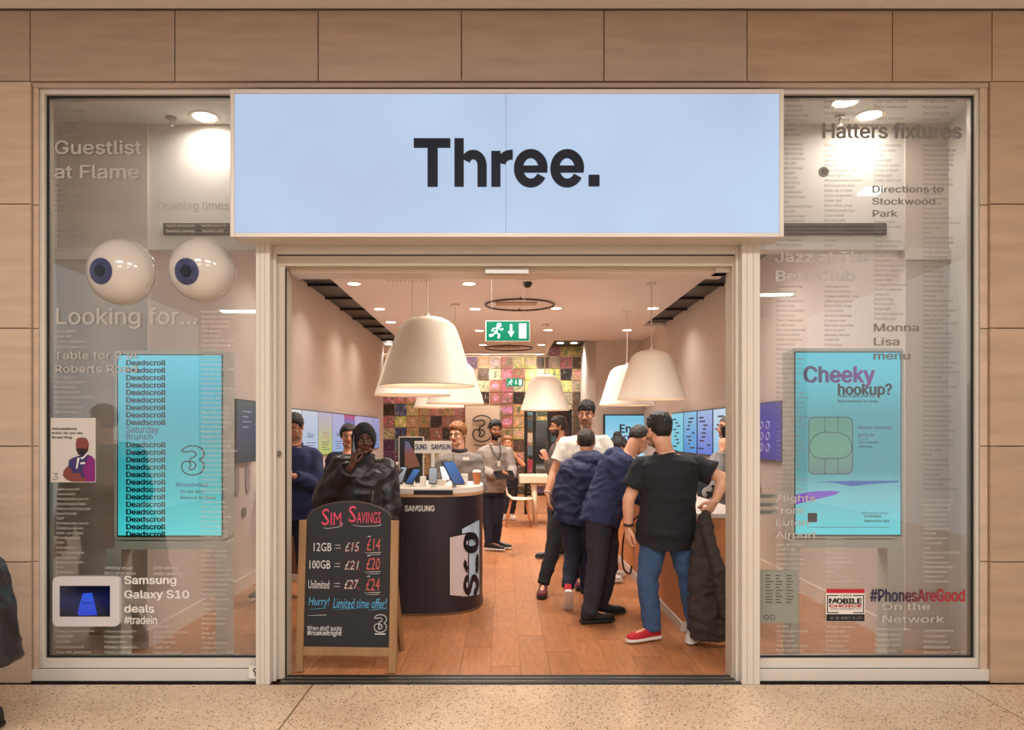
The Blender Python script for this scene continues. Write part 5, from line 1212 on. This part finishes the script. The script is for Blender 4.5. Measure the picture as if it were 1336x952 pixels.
for x, y in ((.52, 12.75), (.52, 13.25), (1.45, 12.75), (1.45, 13.25)):
    MB().frustum(V((x, y, .70)), V((x+.03, y, 0)), .05, .03, 10).build('leg', M_tw, tb_, smooth=True)
ch = empty('shell_chair', (PX(674, 12.6), 12.6, 0), 'white plastic shell chair with wooden legs beside the back table', 'chair')
cx0 = PX(674, 12.6)
sb = MB(); sb.loft([(V((cx0-.19, 12.6, .84)), V((0, 1, 0)), V((.3, 0, -.1)).normalized(), .14, .012), (V((cx0-.19, 12.6, .70)), V((0, 1, 0)), V((1, 0, -.1)).normalized(), .21, .014), (V((cx0-.15, 12.6, .52)), V((0, 1, 0)), V((1, 0, .4)).normalized(), .21, .016), (V((cx0-.07, 12.6, .455)), V((0, 1, 0)), V((.3, 0, 1)).normalized(), .21, .018),
                        (V((cx0+.10, 12.6, .45)), V((0, 1, 0)), V((0, 0, 1)), .22, .018), (V((cx0+.26, 12.6, .455)), V((0, 1, 0)), V((0, 0, 1)), .19, .012)], 20, 3)
sb.build('seat_shell', mat('white_shell', (222, 208, 190), .4), ch, smooth=True)
for sx in (-1, 1):
    for sy in (-1, 1):
        MB().frustum(V((cx0+.03+sx*.12, 12.6+sy*.12, .45)), V((cx0+.03+sx*.20, 12.6+sy*.19, 0)), .018, .012, 10).build('leg', mat('beech_leg', (186, 120, 74), .5), ch, smooth=True)

# ================================================================== PENDANT LAMPS AND CEILING FITTINGS
M_lamp = mat('pendant_cream', (250, 238, 220), .5)
lampshade = None
prof = [(0, .63), (.06, .628), (.14, .612), (.20, .585), (.245, .545), (.27, .50), (.31, .38), (.35, .25), (.39, .12), (.425, .012), (.43, 0), (.422, .002), (.383, .12), (.343, .25), (.303, .38), (.262, .49), (.235, .535), (.19, .573), (.13, .60), (0, .616)]
def pendant(x, Y, label, zb=1.957):
    global lampshade
    loc = V((x, Y, zb)); e = empty('pendant_lamp', loc, label, 'lamp', None)
    if lampshade is None:
        me = MB().lathe(prof, (0, 0, 0), 56).mesh('lamp_shade'); me.materials.append(M_lamp); me.polygons.foreach_set('use_smooth', [True]*len(me.polygons)); lampshade = me
    o = bpy.data.objects.new('lamp_shade', lampshade); COL.objects.link(o); o.parent = e
    MB().frustum(loc+V((0, 0, .625)), (x, Y, ZC), .007, .007, 8).build('cord', mat('lamp_cord', (220, 205, 190), .6), e)
    MB().frustum((x, Y, ZC-.03), (x, Y, ZC), .06, .06, 16).build('ceiling_rose', M_white, e)
    MB().frustum(loc+V((0, 0, .612)), loc+V((0, 0, .66)), .03, .02, 12).build('cord_grip', M_white, e)
    MB().ball(loc+V((0, 0, .44)), .06, nu=16, nv=10).build('bulb', mat('bulb_glow', (255, 225, 180), emit=6), e, smooth=True)
    l = bpy.data.lights.new('pendant_light', 'POINT'); l.energy = 16; l.color = (1, .86, .70); l.shadow_soft_size = .07
    lo = bpy.data.objects.new('pendant_light', l); lo.location = loc+V((0, 0, .33)); COL.objects.link(lo)
pendant(PX(557.5, 6.9), 6.9, 'large cream bell pendant nearest the entrance, above the round counter')
pendant(PX(538, 8.66), 8.66, 'cream bell pendant just behind and left of the largest one')
pendant(PX(594, 11.3), 11.3, 'cream bell pendant behind the largest one, peeking out to its right')
pendant(PX(573, 13.0), 13.0, 'farthest left cream bell pendant, mostly hidden by nearer ones')
pendant(PX(711, 13.4), 13.4, 'small distant cream bell pendant in front of the photo wall', 1.92)
pendant(PX(850, 9.7), 9.7, 'cream bell pendant above the man in black polo')
pendant(PX(818, 11.9), 11.9, 'cream bell pendant half hidden behind the right-hand one')
M_dl = mat('downlight_glow', (255, 235, 210), emit=12); cnt = 0
dlr = MB().lathe([(.075, -.001), (.10, -.006), (.108, -.002), (.108, .0)], (0, 0, 0), 24).mesh('trim_ring'); dlr.materials.append(M_white)
dld = MB().frustum((0, 0, -.003), (0, 0, 0), .078, .078, 24).mesh('glowing_disc'); dld.materials.append(M_dl)
def downlight(px, py, power, label, z=ZC, Y=None, spr=125):
    Y = Y or (z-H)*F/(CY-py); e = empty('downlight', (PX(px, Y), Y, z-.001), label, 'light', 'recessed ceiling downlights')
    for n, m in (('trim_ring', dlr), ('glowing_disc', dld)):
        o = bpy.data.objects.new(n, m); COL.objects.link(o); o.parent = e
    l = bpy.data.lights.new('downlight_beam', 'AREA'); l.shape = 'DISK'; l.size = .15; l.energy = power; l.color = (1, .92, .84); l.spread = R(spr)
    lo = bpy.data.objects.new('downlight_beam', l); lo.location = (PX(px, Y), Y, z-.015); COL.objects.link(lo)
rowsn = {370: 'front', 403: 'second', 431: 'third', 450: 'fourth', 462: 'rear'}
for px, py in ((462, 370), (612, 370), (495, 403), (620, 403), (726, 402), (852, 402), (715, 430.5), (818, 430.5), (625.5, 431), (707, 449.6), (630, 449.6), (510, 420), (703, 462), (633, 462), (507, 449)):
    rn = 'front' if py < 380 else 'second' if py < 410 else 'third' if py < 440 else 'rear'
    sd_ = 'left edge' if px < 530 else 'centre left' if px < 660 else 'centre right' if px < 760 else 'right edge'
    if (px, py) == (510, 420): rn = 'between second and third'
    if (px, py) in ((703, 462), (633, 462)): rn = 'rearmost'
    downlight(px, py, 8 if sd_.endswith('edge') else 12 if py > 445 else 34, 'round recessed downlight, %s row, %s of the ceiling' % (rn, sd_))
for i, x in enumerate((-1.88, -.43, 2.25)):
    downlight(656+x/7.75*1000, 320, 10 if i != 1 else 34, 'round recessed downlight above the front of the shop, %s' % ('left side', 'middle', 'right side')[i], ZC, 7.75)
downlight(267, 152, 5, 'round downlight seen at the top of the left window', 3.76, None, 165)
downlight(1135, 150, 5, 'round downlight seen at the top of the right window', 3.76, None, 165)
downlight(1103, 133, 2, 'faint round downlight at the top right window nearest the glass', 3.76, None, 165)
# light panel in the ceiling
lp2 = empty('ceiling_light_panel', (1.14, 6.7, ZC), 'bright square white light panel recessed in the shop ceiling', 'light')
MB().box(.665, 1.63, 6.15, 7.14, ZC-.006, ZC).build('diffuser', mat('panel_diffuser', (255, 250, 244), emit=2.2), lp2)
f_ = MB()
for a in ((.645, .665, 6.13, 7.16), (1.63, 1.65, 6.13, 7.16), (.665, 1.63, 7.14, 7.16), (.665, 1.63, 6.13, 6.15)): f_.box(a[0], a[1], a[2], a[3], ZC-.008, ZC)
f_.build('frame', M_white, lp2)
# strip light added to brighten the photo wall, and two spots in the rear recess
ws = empty('added_wash_strip', (-.9, 18.25, ZC-.03), 'added slim white strip light brightening the photo wall at the back', 'light')
MB().box(-2.9, 1.0, 18.22, 18.28, ZC-.03, ZC).build('added_strip_housing', M_white, ws); MB().box(-2.88, .98, 18.235, 18.265, ZC-.034, ZC-.03).build('added_strip_diffuser', mat('added_strip_glow', (255, 235, 205), emit=3), ws)
area('added_wash_beam', (-.95, 18.25, ZC-.045), 3.8, 34, (1, .88, .72), (R(42), 0, 0), .05)
for px in (731, 749):
    downlight(px, 452, 14, 'small spot in the dark recess above the right of the photo wall, %s one' % ('left' if px == 731 else 'right'), 3.655, 18.2)
# perforated air vent, curved rails, camera dome, sprinkler
av = empty('air_vent', (PX(530, 9.6), 9.6, ZC), 'perforated square air vent in the shop ceiling left of centre', 'vent')
vx0, vy0 = PX(505, 9.7), 9.0; MB().box(vx0, vx0+.6, vy0, vy0+.6, ZC-.008, ZC).build('vent_plate', M_white, av)
hm = MB()
for i in range(11):
    for j in range(11): hm.frustum((vx0+.05+i*.05, vy0+.05+j*.05, ZC-.009), (vx0+.05+i*.05, vy0+.05+j*.05, ZC-.008), .012, .012, 6)
hm.build('vent_holes', mat('vent_hole', (150, 130, 118), .8), av)['kind'] = 'stuff'
for n_, (px, Y, r_, lab) in enumerate(((678, 11.2, .5, 'dark curved ceiling rail ring nearer the entrance'), (664, 17.0, .52, 'dark curved ceiling rail ring at the rear'))):
    cc = V((PX(px, Y), Y, ZC-.03)); o = MB().tube([cc+V((r_*cos(t), r_*sin(t), 0)) for t in [2*pi*j/48 for j in range(48)]], .014, 8, True).build('rail_ring', mat('rail_dark', (60, 46, 40), .4), base=cc); tag(o, lab, 'rail')
    ct_ = MB()
    for j in range(4): ct_.frustum(cc+V((r_*cos(j*pi/2), r_*sin(j*pi/2), 0)), cc+V((r_*cos(j*pi/2), r_*sin(j*pi/2), .03)), .01, .01, 8)
    ct_.build('rail_fixing', M_dark, o)
    o = MB().box(cc.x-.35, cc.x+.25, Y-.12, Y+.12, ZC-.02, ZC).build('air_vent', mat('vent_taupe', (176, 152, 138), .6), base=cc); tag(o, ('slot vent inside the nearer curved rail', 'slot vent inside the rear curved rail')[n_], 'vent')
cc = V((PX(688, 9.5), 9.5, ZC-.03)); o = MB().box(cc.x-.12, cc.x+.12, 9.35, 9.65, ZC-.03, ZC).build('camera_dome', M_white, base=cc); tag(o, 'white based black security camera dome on the ceiling', 'camera')
MB().ball(cc+V((0, 0, -.01)), .06).build('dome', M_dark, o, smooth=True)
for px, py, lab in ((223, 153, 'sprinkler head seen through the left window'), (1096, 152, 'sprinkler head seen through the right window')):
    Y = (3.76-H)*F/(CY-py); c = V((PX(px, Y), Y, 3.76)); o = MB().frustum(c, c-V((0, 0, .012)), .035, .035, 16).frustum(c-V((0, 0, .012)), c-V((0, 0, .06)), .008, .008, 8).build('sprinkler', M_metal, base=c); tag(o, lab, 'sprinkler')
    MB().frustum(c-V((0, 0, .06)), c-V((0, 0, .064)), .02, .02, 12).build('deflector', M_metal, o)
# --- exit signs
M_ex = screen('exit_green', [(0, (0, 165, 120)), (1, (10, 175, 130))], .85); M_exw = mat('exit_white', (235, 255, 245), emit=.9)
def exit_sign(x0, x1, y0, y1, Y, label):
    e = empty('exit_sign', (PX((x0+x1)/2, Y), Y, PZ(y1, Y)), label, 'sign'); s = F/Y
    MB().box(PX(x0-1, Y), PX(x1+1, Y), Y-.02, Y+.02, PZ(y1+1, Y), PZ(y0-1, Y)).build('sign_case', M_white, e)
    MB().box(PX(x0, Y), PX(x1, Y), Y-.025, Y-.02, PZ(y1, Y), PZ(y0, Y)).build('sign_panel', M_ex, e)
    W_, Hh = x1-x0, y1-y0
    def q(u, v): return V((PX(x0+u*W_, Y), Y-.027, PZ(y1-v*Hh, Y)))
    k = W_*Y/F
    m = MB(); m.ball(q(.30, .80), .022*k/.45*1.1, nu=10, nv=6); m.tube([q(.27, .68), q(.22, .42)], .022*k/.45, 6); m.tube([q(.22, .42), q(.30, .30), q(.28, .12)], .014*k/.45, 6)
    m.tube([q(.22, .42), q(.15, .28), q(.07, .24)], .014*k/.45, 6); m.tube([q(.27, .66), q(.35, .55), q(.39, .62)], .010*k/.45, 6); m.tube([q(.26, .66), q(.17, .62), q(.13, .48)], .010*k/.45, 6); m.build('running_figure', M_exw, e)
    m = MB(); m.prism([(p.x, p.z) for p in (q(.50, .48), q(.55, .48), q(.55, .85), q(.60, .85), q(.60, .48), q(.65, .48), q(.575, .18))], Y-.029, Y-.025); m.build('arrow', M_exw, e)
    m = MB(); m.prism([(p.x, p.z) for p in (q(.76, .12), q(.93, .12), q(.93, .88), q(.76, .88))], Y-.029, Y-.025); m.build('door_symbol', M_exw, e)
    for u in (.12, .88):
        a = q(u, 1); MB().frustum((a.x, Y, a.z), (a.x, Y, ZC), .003, .003, 6).build('hanging_wire', M_metal, e)
exit_sign(634.5, 690.5, 419.5, 444.5, 8.0, 'green running-man exit sign hanging near the entrance')
exit_sign(661, 682, 494, 503.5, 17.6, 'small green exit sign far back in front of the photo wall')

# ================================================================== WINDOW DISPLAYS
M_dsp = mat('display_casing', (200, 202, 190), .35)
def totem(x0, x1, y0, y1, Y, lx, rx, label, flip, D=.09):
    e = empty('digital_display', (PX((x0+x1)/2, Y), Y, 0), label, 'display screen')
    MB().bbox(PX(x0, Y), PX(x1, Y), Y, Y+D, PZ(y1, Y), PZ(y0, Y), .02).build('casing', M_dsp, e)
    MB().bbox(PX(x0, Y), PX(x1, Y), Y+.01, Y+D-.01, PZ(y1+13, Y), PZ(y1+2, Y), .01).build('lower_rail', M_dsp, e)
    for a, b_ in (lx, rx): MB().box(PX(a, Y), PX(b_, Y), Y+.01, Y+D-.01, 0.02, PZ(y1+12, Y)).build('leg', M_dsp, e, bevel=.004)
    MB().box(PX(x0, Y)-.02, PX(x1, Y)+.02, Y-.04, Y+D+.04, 0, .02).build('base_plate', M_dsp, e, bevel=.004)
    return e
# left: Deadscroll
YD = 5.08
t1 = totem(149, 294, 457, 704, YD, (138, 157), (280, 294), 'portrait cyan digital screen listing Deadscroll in the left window', False, .17)
MB().box(PX(153.5, YD), PX(291, YD), YD-.006, YD, PZ(700, YD), PZ(462, YD)).build('screen_glass', M_dark, t1)
dsp = MB().box(PX(155, YD), PX(289.5, YD), YD-.009, YD-.006, PZ(698, YD), PZ(463.5, YD)).build('screen_picture', screen('cyan_screen', [(0, (80, 238, 240)), (.25, (60, 205, 208)), (.55, (64, 180, 190)), (.8, (70, 196, 218)), (1, (100, 220, 242))], .85, noise_amt=.08), t1)
M_ink = mat('screen_ink_navy', (6, 10, 30), .95, spec=.1); M_inkv = mat('screen_ink_violet', (84, 70, 160), .9); YT_ = YD-.011
for i in range(25):
    if i in (10, 11): continue
    y = 461.5+i*9.72
    if i == 0: y0_, y1_ = 464, 466.5
    else: y0_, y1_ = y-3.0+1.6, y+5.2
    if i == 0: continue
    mb = MB(); text_px(mb, 'Deadscroll', 164.5, 216.5, y0_-.5, y1_+.4, YT_, bold=.034); mb.build('screen_words', M_ink, t1)
mb = MB(); text_px(mb, 'Saturday', 164.5, 207, 555.5, 567, YT_, bold=.008); text_px(mb, 'Brunch', 164.5, 199, 565.5, 573.5, YT_, bold=.008); o = mb.build('screen_words', M_inkv, t1); o['label'] = 'violet words Saturday Brunch'
lg = MB(); logo(lg, V((PX(237, YT_), YT_, PZ(618.5, YT_))), V((1, 0, 0)), V((0, 0, 1)), 29*YT_/F, 37*YT_/F, .0045); lg.build('screen_logo', M_ink, t1)
mb = MB(); text_px(mb, '#PhonesAreGood', 229, 271, 629, 635, YT_, bold=.012); mb.build('screen_words', mat('blue_ink', (30, 70, 150), .9), t1)
mb = MB(); text_px(mb, 'On the Best\nNetwork for Data', 235, 281, 639, 651, YT_, bold=.012); mb.build('screen_words', M_ink, t1)
# right: Cheeky hookup
t2 = totem(1033, 1179, 454, 702, YD, (1033, 1044), (1159, 1181), 'portrait cyan digital screen with Cheeky hookup SIM advert in the right window', True, .17)
MB().box(PX(1036, YD), PX(1175.5, YD), YD-.006, YD, PZ(699, YD), PZ(458.5, YD)).build('screen_glass', M_dark, t2)
MB().box(PX(1037.5, YD), PX(1174, YD), YD-.009, YD-.006, PZ(697, YD), PZ(460, YD)).build('screen_picture', screen('aqua_screen', [(0, (80, 235, 245)), (.22, (120, 205, 212)), (.35, (60, 160, 165)), (.65, (66, 165, 175)), (.85, (86, 205, 220)), (1, (90, 215, 235))], .85, noise_amt=.1), t2)
def dtx(s, a, b_, c, d, m, **k):
    mb = MB(); text_px(mb, s, a, b_, c, d, YT_, **k); return mb.build('screen_words', m, t2)
def vio():
    m = hash_mat().copy(); el = [n for n in m.node_tree.nodes if n.type == 'VALTORGB'][0].color_ramp.elements; el[0].color = lin((70, 50, 130)); el[1].color = lin((140, 50, 180)); el[0].position = .2; return m
dtx('Cheeky', 1048, 1142, 477, 505, vio(), bold=.03); dtx('hookup?', 1093, 1164, 500, 519, M_ink, bold=.03)
dtx('Make a date with the\nBest Network for Data.', 1093, 1146, 514.5, 525, M_ink, bold=.012); dtx('New lower\nprice', 1120, 1164, 555, 570.5, M_inkv, bold=.008)
dtx('£20 a month\nSIM only', 1120, 1145.5, 575.5, 584.5, M_ink, bold=.012); dtx('11GB', 1120, 1133, 571, 574.5, mat('screen_pale_ink', (60, 120, 140), .9))
dtx('#PhonesAreGood', 1125, 1159, 667, 671, mat('blue_ink', (30, 70, 150), .9)); dtx('On the Best\nNetwork for Data', 1127.5, 1160, 671.5, 681, M_ink, bold=.01)
sim = MB().prism(rrect(PX(1055, YT_), PX(1112, YT_), PZ(618, YT_), PZ(544, YT_), .035), YT_-.001, YT_+.001).build('sim_chip_picture', screen('sim_green', [(0, (110, 150, 150)), (.4, (110, 190, 150)), (1, (90, 175, 150))], .6, noise_amt=.5), t2)
ln = MB(); M_l = mat('chip_outline', (16, 80, 86), .7)
def sp(pts, closed=False, r=.003): ln.tube([V((PX(x, YT_), YT_-.003, PZ(y, YT_))) for x, y in pts], r, 5, closed)
sp([((x/YT_*F)+CX, CY-(z-H)/YT_*F) for x, z in rrect(PX(1055, YT_), PX(1112, YT_), PZ(618, YT_), PZ(544, YT_), .035)], True)
sp([(1056, 587), (1057, 577), (1062, 569), (1072, 564), (1096, 564), (1106, 569), (1111, 578), (1111, 588), (1105, 596), (1096, 598), (1070, 598), (1061, 595), (1056, 587)])
sp([(1076, 545), (1076, 562), (1079, 564)]); sp([(1093, 545), (1093, 564)]); sp([(1076, 598), (1076, 618)]); sp([(1093, 598), (1093, 618)])
ln.build('chip_lines', M_l, t2)
def ribbon(pts, nm, c, st=.7):
    MB().prism([(PX(x, YT_), PZ(y, YT_)) for x, y in pts], YT_-.001, YT_+.001).build(nm, screen(nm+'_glow', [(0, c), (1, c)], st), t2)
ribbon([(1063, 628), (1090, 630), (1110, 634), (1140, 631), (1172, 629), (1172, 627), (1120, 627)], 'blue_ribbon_picture', (20, 90, 190))
ribbon([(1038, 645), (1060, 641), (1085, 640), (1096, 641), (1090, 645), (1070, 650), (1045, 656), (1038, 658)], 'violet_ribbon_picture', (140, 60, 220))
MB().box(PX(1054, YT_), PX(1066, YT_), YT_-.001, YT_+.001, PZ(681, YT_), PZ(669, YT_)).build('award_badge_picture', M_ink, t2); dtx('MOBILE', 1055, 1065, 673, 677, M_white)
MB().box(PX(1055, YT_), PX(1160, YT_), YT_-.001, YT_+.001, PZ(687.8, YT_), PZ(687.2, YT_)).build('small_print_line', mat('screen_pale_ink', (60, 120, 140), .9), t2)

# ================================================================== EYEBALLS ON THE GLASS
def eyeball(cx, cy, rp, ix, iy, label):
    r_ = rp*4.75/F; c = V((PX(cx, 4.72), 4.72, PZ(cy, 4.72))); r_ = rp*4.72/F
    e = empty('eyeball_ornament', c+V((0, .08, 0)), label, 'ornament', None)
    # dome: flattened hemisphere bulging out from the glass
    dep = .17; n, m_ = 40, 16; vs = []; fs = []; cy0 = GY-.008
    for j in range(m_+1):
        t = pi/2*j/m_
        vs += [V((c.x+r_*cos(t)*cos(2*pi*i/n), cy0-dep*sin(t), c.z+r_*cos(t)*sin(2*pi*i/n))) for i in range(n)]
    for j in range(m_): fs += [(j*n+i, j*n+(i+1) % n, (j+1)*n+(i+1) % n, (j+1)*n+i) for i in range(n)]
    MB().add(vs, fs).build('eye_dome', mat('glossy_white_eye', (206, 196, 186), .12, coat=.5), e, smooth=True)
    def disc(rad, off, nm, m):
        ux, uz = (PX(ix, 4.65)-c.x), (PZ(iy, 4.65)-c.z); vs = []; fs = []
        ks = 5
        for a in range(ks+1):
            for i in range(28):
                x = ux+rad*a/ks*cos(2*pi*i/28); z = uz+rad*a/ks*sin(2*pi*i/28); q = max(0, 1-(x*x+z*z)/(r_*r_))
                vs.append(V((c.x+x, cy0-dep*math.sqrt(q)-off, c.z+z)))
        for a in range(ks): fs += [(a*28+i, a*28+(i+1) % 28, (a+1)*28+(i+1) % 28, (a+1)*28+i) for i in range(28)]
        return MB().add(vs, fs).build(nm, m, e, smooth=True)
    ir = disc(17*4.65/F, .003, 'iris', mat('iris_navy', (66, 70, 108), .3, var=.4, vs=90)); disc(15.2*4.65/F, .0045, 'iris_inner', mat('iris_inner_navy', (58, 62, 96), .3, var=.5, vs=120)); disc(8*4.65/F, .006, 'pupil', mat('pupil_dark', (22, 24, 40), .2))
eyeball(150, 351, 44, 131.5, 353.5, 'left large white eyeball stuck on the left window')
eyeball(257, 348.5, 43, 243.5, 354, 'right large white eyeball stuck on the left window')

# ================================================================== STICKERS, TABLET, POSTER
def sheet(name, x0, x1, y0, y1, m, label, cat, Y=GY-.012, t=.004, r=.001):
    b0 = V((PX((x0+x1)/2, Y), Y, PZ(y1, Y))); o = MB().bbox(PX(x0, Y), PX(x1, Y), Y, Y+t, PZ(y1, Y), PZ(y0, Y), r).build(name, m, base=b0); return tag(o, label, cat)
def flat(par, nm, pts, m, Y): return MB().prism([(PX(x, Y), PZ(y, Y)) for x, y in pts], Y-.001, Y).build(nm, m, par)
def words(par, nm, s, a, b_, c, d, m, Y, **k):
    mb = MB(); text_px(mb, s, a, b_, c, d, Y, **k); return mb.build(nm, m, par)
po = sheet('poster', 66, 124.5, 545, 629, mat('poster_pale', (206, 196, 186), .6), 'poster of a bearded man with folded arms in purple polo on the left window', 'poster'); YP = GY-.0125
pp = lambda nm, pts, m: flat(po, nm, pts, m, YP)
M_sk = mat('poster_skin', (128, 62, 54), .6)
words(po, 'poster_text', 'From pantaloons\nto how-do-you-dos.\nDo your thing.', 67.5, 109, 557.5, 572.5, M_black, YP-.001, bold=.012)
words(po, 'poster_logo', '3', 69, 76, 617, 626, mat('poster_grey', (130, 120, 112), .6), YP-.001)
pp('poster_shirt', [(89, 609), (90, 600), (95, 597), (104, 594), (113, 592), (120, 595), (124, 600), (124, 628), (108, 628), (92, 617)], mat('poster_navy', (58, 48, 100), .6))
flat(po, 'poster_shirt_side', [(115, 596), (120, 595), (124, 600), (124, 628), (112, 628), (108, 612)], mat('poster_magenta', (130, 28, 110), .6), YP-.001)
flat(po, 'poster_arm', [(82, 620), (83, 614), (88, 608), (93, 612), (94, 617), (106, 617), (106, 622), (112, 624), (112, 628), (94, 628), (86, 625)], M_sk, YP-.002)
flat(po, 'poster_face', [(100, 572), (104, 570.5), (110, 570.5), (114, 573), (116, 579), (115, 587), (112, 591), (107, 594), (102, 592), (99.5, 587), (99, 579)], M_sk, YP-.002)
flat(po, 'poster_beard', [(99.5, 584), (103, 585), (107, 584), (112, 586), (115, 582), (114.5, 588), (112, 591.5), (107, 594.5), (102, 592.5)], mat('poster_beard', (44, 22, 22), .6), YP-.003)
flat(po, 'poster_collar', [(104, 597), (108, 599), (116, 591), (113, 591), (108, 596)], M_white, YP-.003); flat(po, 'poster_placket', [(101, 597), (104, 597), (101, 611), (99, 611)], M_white, YP-.003)
flat(po, 'poster_badge', [(105, 603), (111, 602.5), (111, 605), (105, 605.5)], M_white, YP-.003)
tbl = sheet('display_tablet', 68.5, 156, 752, 817, mat('tablet_white', (214, 206, 208), .3), 'white framed tablet mounted on the left window showing a blue picture', 'tablet', GY-.035, .03, .035)
YTb = GY-.036
flat(tbl, 'tablet_screen', [(78, 764), (143.5, 764), (143.5, 804), (78, 804)], screen('tablet_blue', [(0, (10, 14, 34)), (.5, (22, 34, 84)), (1, (10, 14, 30))], .7, noise_amt=.3), YTb)
flat(tbl, 'screen_graphic', [(108, 774), (120, 773), (127, 802), (104, 803), (101, 800)], screen('tablet_phone_blue', [(0, (30, 60, 200)), (1, (40, 90, 220))], .9), YTb-.001)
words(tbl, 'screen_words', 'Galaxy', 107, 119, 784, 789, mat('tablet_ink', (12, 20, 70), .6), YTb-.0025)
st_ = sheet('award_sticker', 1077.5, 1128.5, 768, 810.5, mat('sticker_white', (226, 218, 210), .5), 'red, white and black award sticker on the lower right window', 'sticker'); Ys = GY-.0125
M_sr = mat('sticker_red', (186, 30, 44), .5); M_sb = mat('sticker_black', (26, 22, 26), .5)
flat(st_, 'sticker_band', [(1078, 768), (1128, 768), (1128, 773.5), (1078, 773.5)], M_sr, Ys); flat(st_, 'sticker_band', [(1078, 801), (1128, 801), (1128, 810), (1078, 810)], M_sb, Ys)
words(st_, 'sticker_words', 'MOBILE', 1081.5, 1124.5, 780, 787.5, M_sb, Ys-.001, bold=.04); words(st_, 'sticker_words', 'CHOICE', 1081.5, 1124.5, 788.3, 792, M_sr, Ys-.001, bold=.03)
words(st_, 'sticker_words', 'CONSUMER AWARDS 2019', 1083, 1124, 793.2, 795.2, M_sb, Ys-.001); words(st_, 'sticker_words', 'BEST NETWORK FOR DATA', 1081, 1125, 804.3, 807.6, mat('sticker_grey', (150, 146, 144), .5), Ys-.001)
fr = MB(); 
for a in ((1079, 1080.2, 776, 799.5), (1126, 1127.2, 776, 799.5), (1080, 1094, 776, 777.2), (1113, 1126, 776, 777.2), (1080, 1094, 798.3, 799.5), (1113, 1126, 798.3, 799.5)): fr.box(PX(a[0], Ys), PX(a[1], Ys), Ys-.001, Ys, PZ(a[3], Ys), PZ(a[2], Ys))
fr.build('sticker_frame', M_sb, st_); words(st_, 'sticker_words', 'WINNER', 1096, 1111, 775.5, 778, M_sb, Ys-.001)
M_nt = vinyl('notice_grey_green', (150, 152, 140), .8); M_ni = mat('notice_ink', (70, 72, 66), .7)
nt_ = sheet('notice', 991, 1040.5, 743.5, 812.5, M_nt, 'grey-green notice sheet with rows of small print low on the right window', 'notice')
nm_ = MB(); Yn = GY-.0135; rn = random.Random(4)
for k in range(10):
    y = 750+k*3.9
    for a in (999, 1012, 1026): 
        ww = 5+rn.random()*5; nm_.box(PX(a, Yn), PX(a+ww, Yn), Yn, Yn+.001, PZ(y+1.1, Yn), PZ(y, Yn))
nm_.build('notice_print', M_ni, nt_)['kind'] = 'stuff'
for a in (1000, 1008):
    MB().tube([V((PX(a, Yn)+.014*cos(t), Yn, PZ(805, Yn)+.014*sin(t))) for t in [2*pi*j/14 for j in range(14)]], .002, 5, True).build('notice_symbol', M_ni, nt_)
for k, (y0_, y1_) in enumerate(((643.5, 650), (654.5, 661), (664, 671))):
    o = sheet('notice_strip', 988, 1015, y0_, y1_, M_nt, ('top', 'middle', 'bottom')[k]+' one of three small grey notice strips on the right window beside the post', 'notice')
    m = MB()
    for q in range(2): m.box(PX(990, Yn), PX(1011-q*4, Yn), Yn, Yn+.001, PZ(y0_+3.2+q*2, Yn), PZ(y0_+2.2+q*2, Yn))
    m.build('notice_print', M_ni, o)
ky = sheet('key_sticker', 324.5, 340.5, 869, 885, mat('sticker_white', (226, 218, 210), .5), 'small white keyhole sticker on the sill at the left of the entrance', 'sticker', 4.722, .012, .003)
c = P(333, 874, 4.72); MB().tube([c+V((.011*cos(t), -.002, .011*sin(t))) for t in [2*pi*j/12 for j in range(12)]], .003, 5, True).box(c.x-.002, c.x+.002, 4.716, 4.721, c.z-.035, c.z-.010).build('key_symbol', M_sb, ky)
rs = sheet('round_sticker', 1068.5, 1081.5, 217.5, 230.5, mat('disc_grey', (120, 114, 108), .5), 'small grey round disc high on the right window', 'sticker', GY-.012, .006, .030)
c = P(1075, 224, GY-.014); MB().tube([c+V((.024*cos(t), 0, .024*sin(t))) for t in [2*pi*j/20 for j in range(20)]], .003, 6, True).tube([c+V((-.012, 0, -.010)), c+V((.012, 0, .010))], .002, 5).build('disc_emblem', mat('disc_light', (190, 184, 176), .4), rs)
# pair of mauve ovals and round disc on the left wall below the dim screen
for i, y in enumerate((7.32, 7.64)):
    o = MB().bbox(-.06, .06, 0, .01, -.14, .14, .059).xf(Matrix.Translation(V((XL+.012, y, 1.08)))@Matrix.Rotation(R(90), 4, 'Z')).build('wall_oval', mat('mauve_grey', (150, 134, 140), .4), base=(XL+.01, y, 1.0)); tag(o, ('nearer', 'farther')[i]+' mauve oval on the wall below the dim left screen', 'ornament')
o = MB().frustum(V((XL+.001, 7.52, .76)), V((XL+.02, 7.52, .76)), .05, .05, 20).build('wall_disc', mat('disc_grey', (120, 114, 108), .5), base=(XL, 7.52, .76)); tag(o, 'small grey round disc low on the left wall', 'disc')

bpy.data.scenes.remove(TS)
for o in list(bpy.data.objects):
    if '_b' in o: del o['_b']
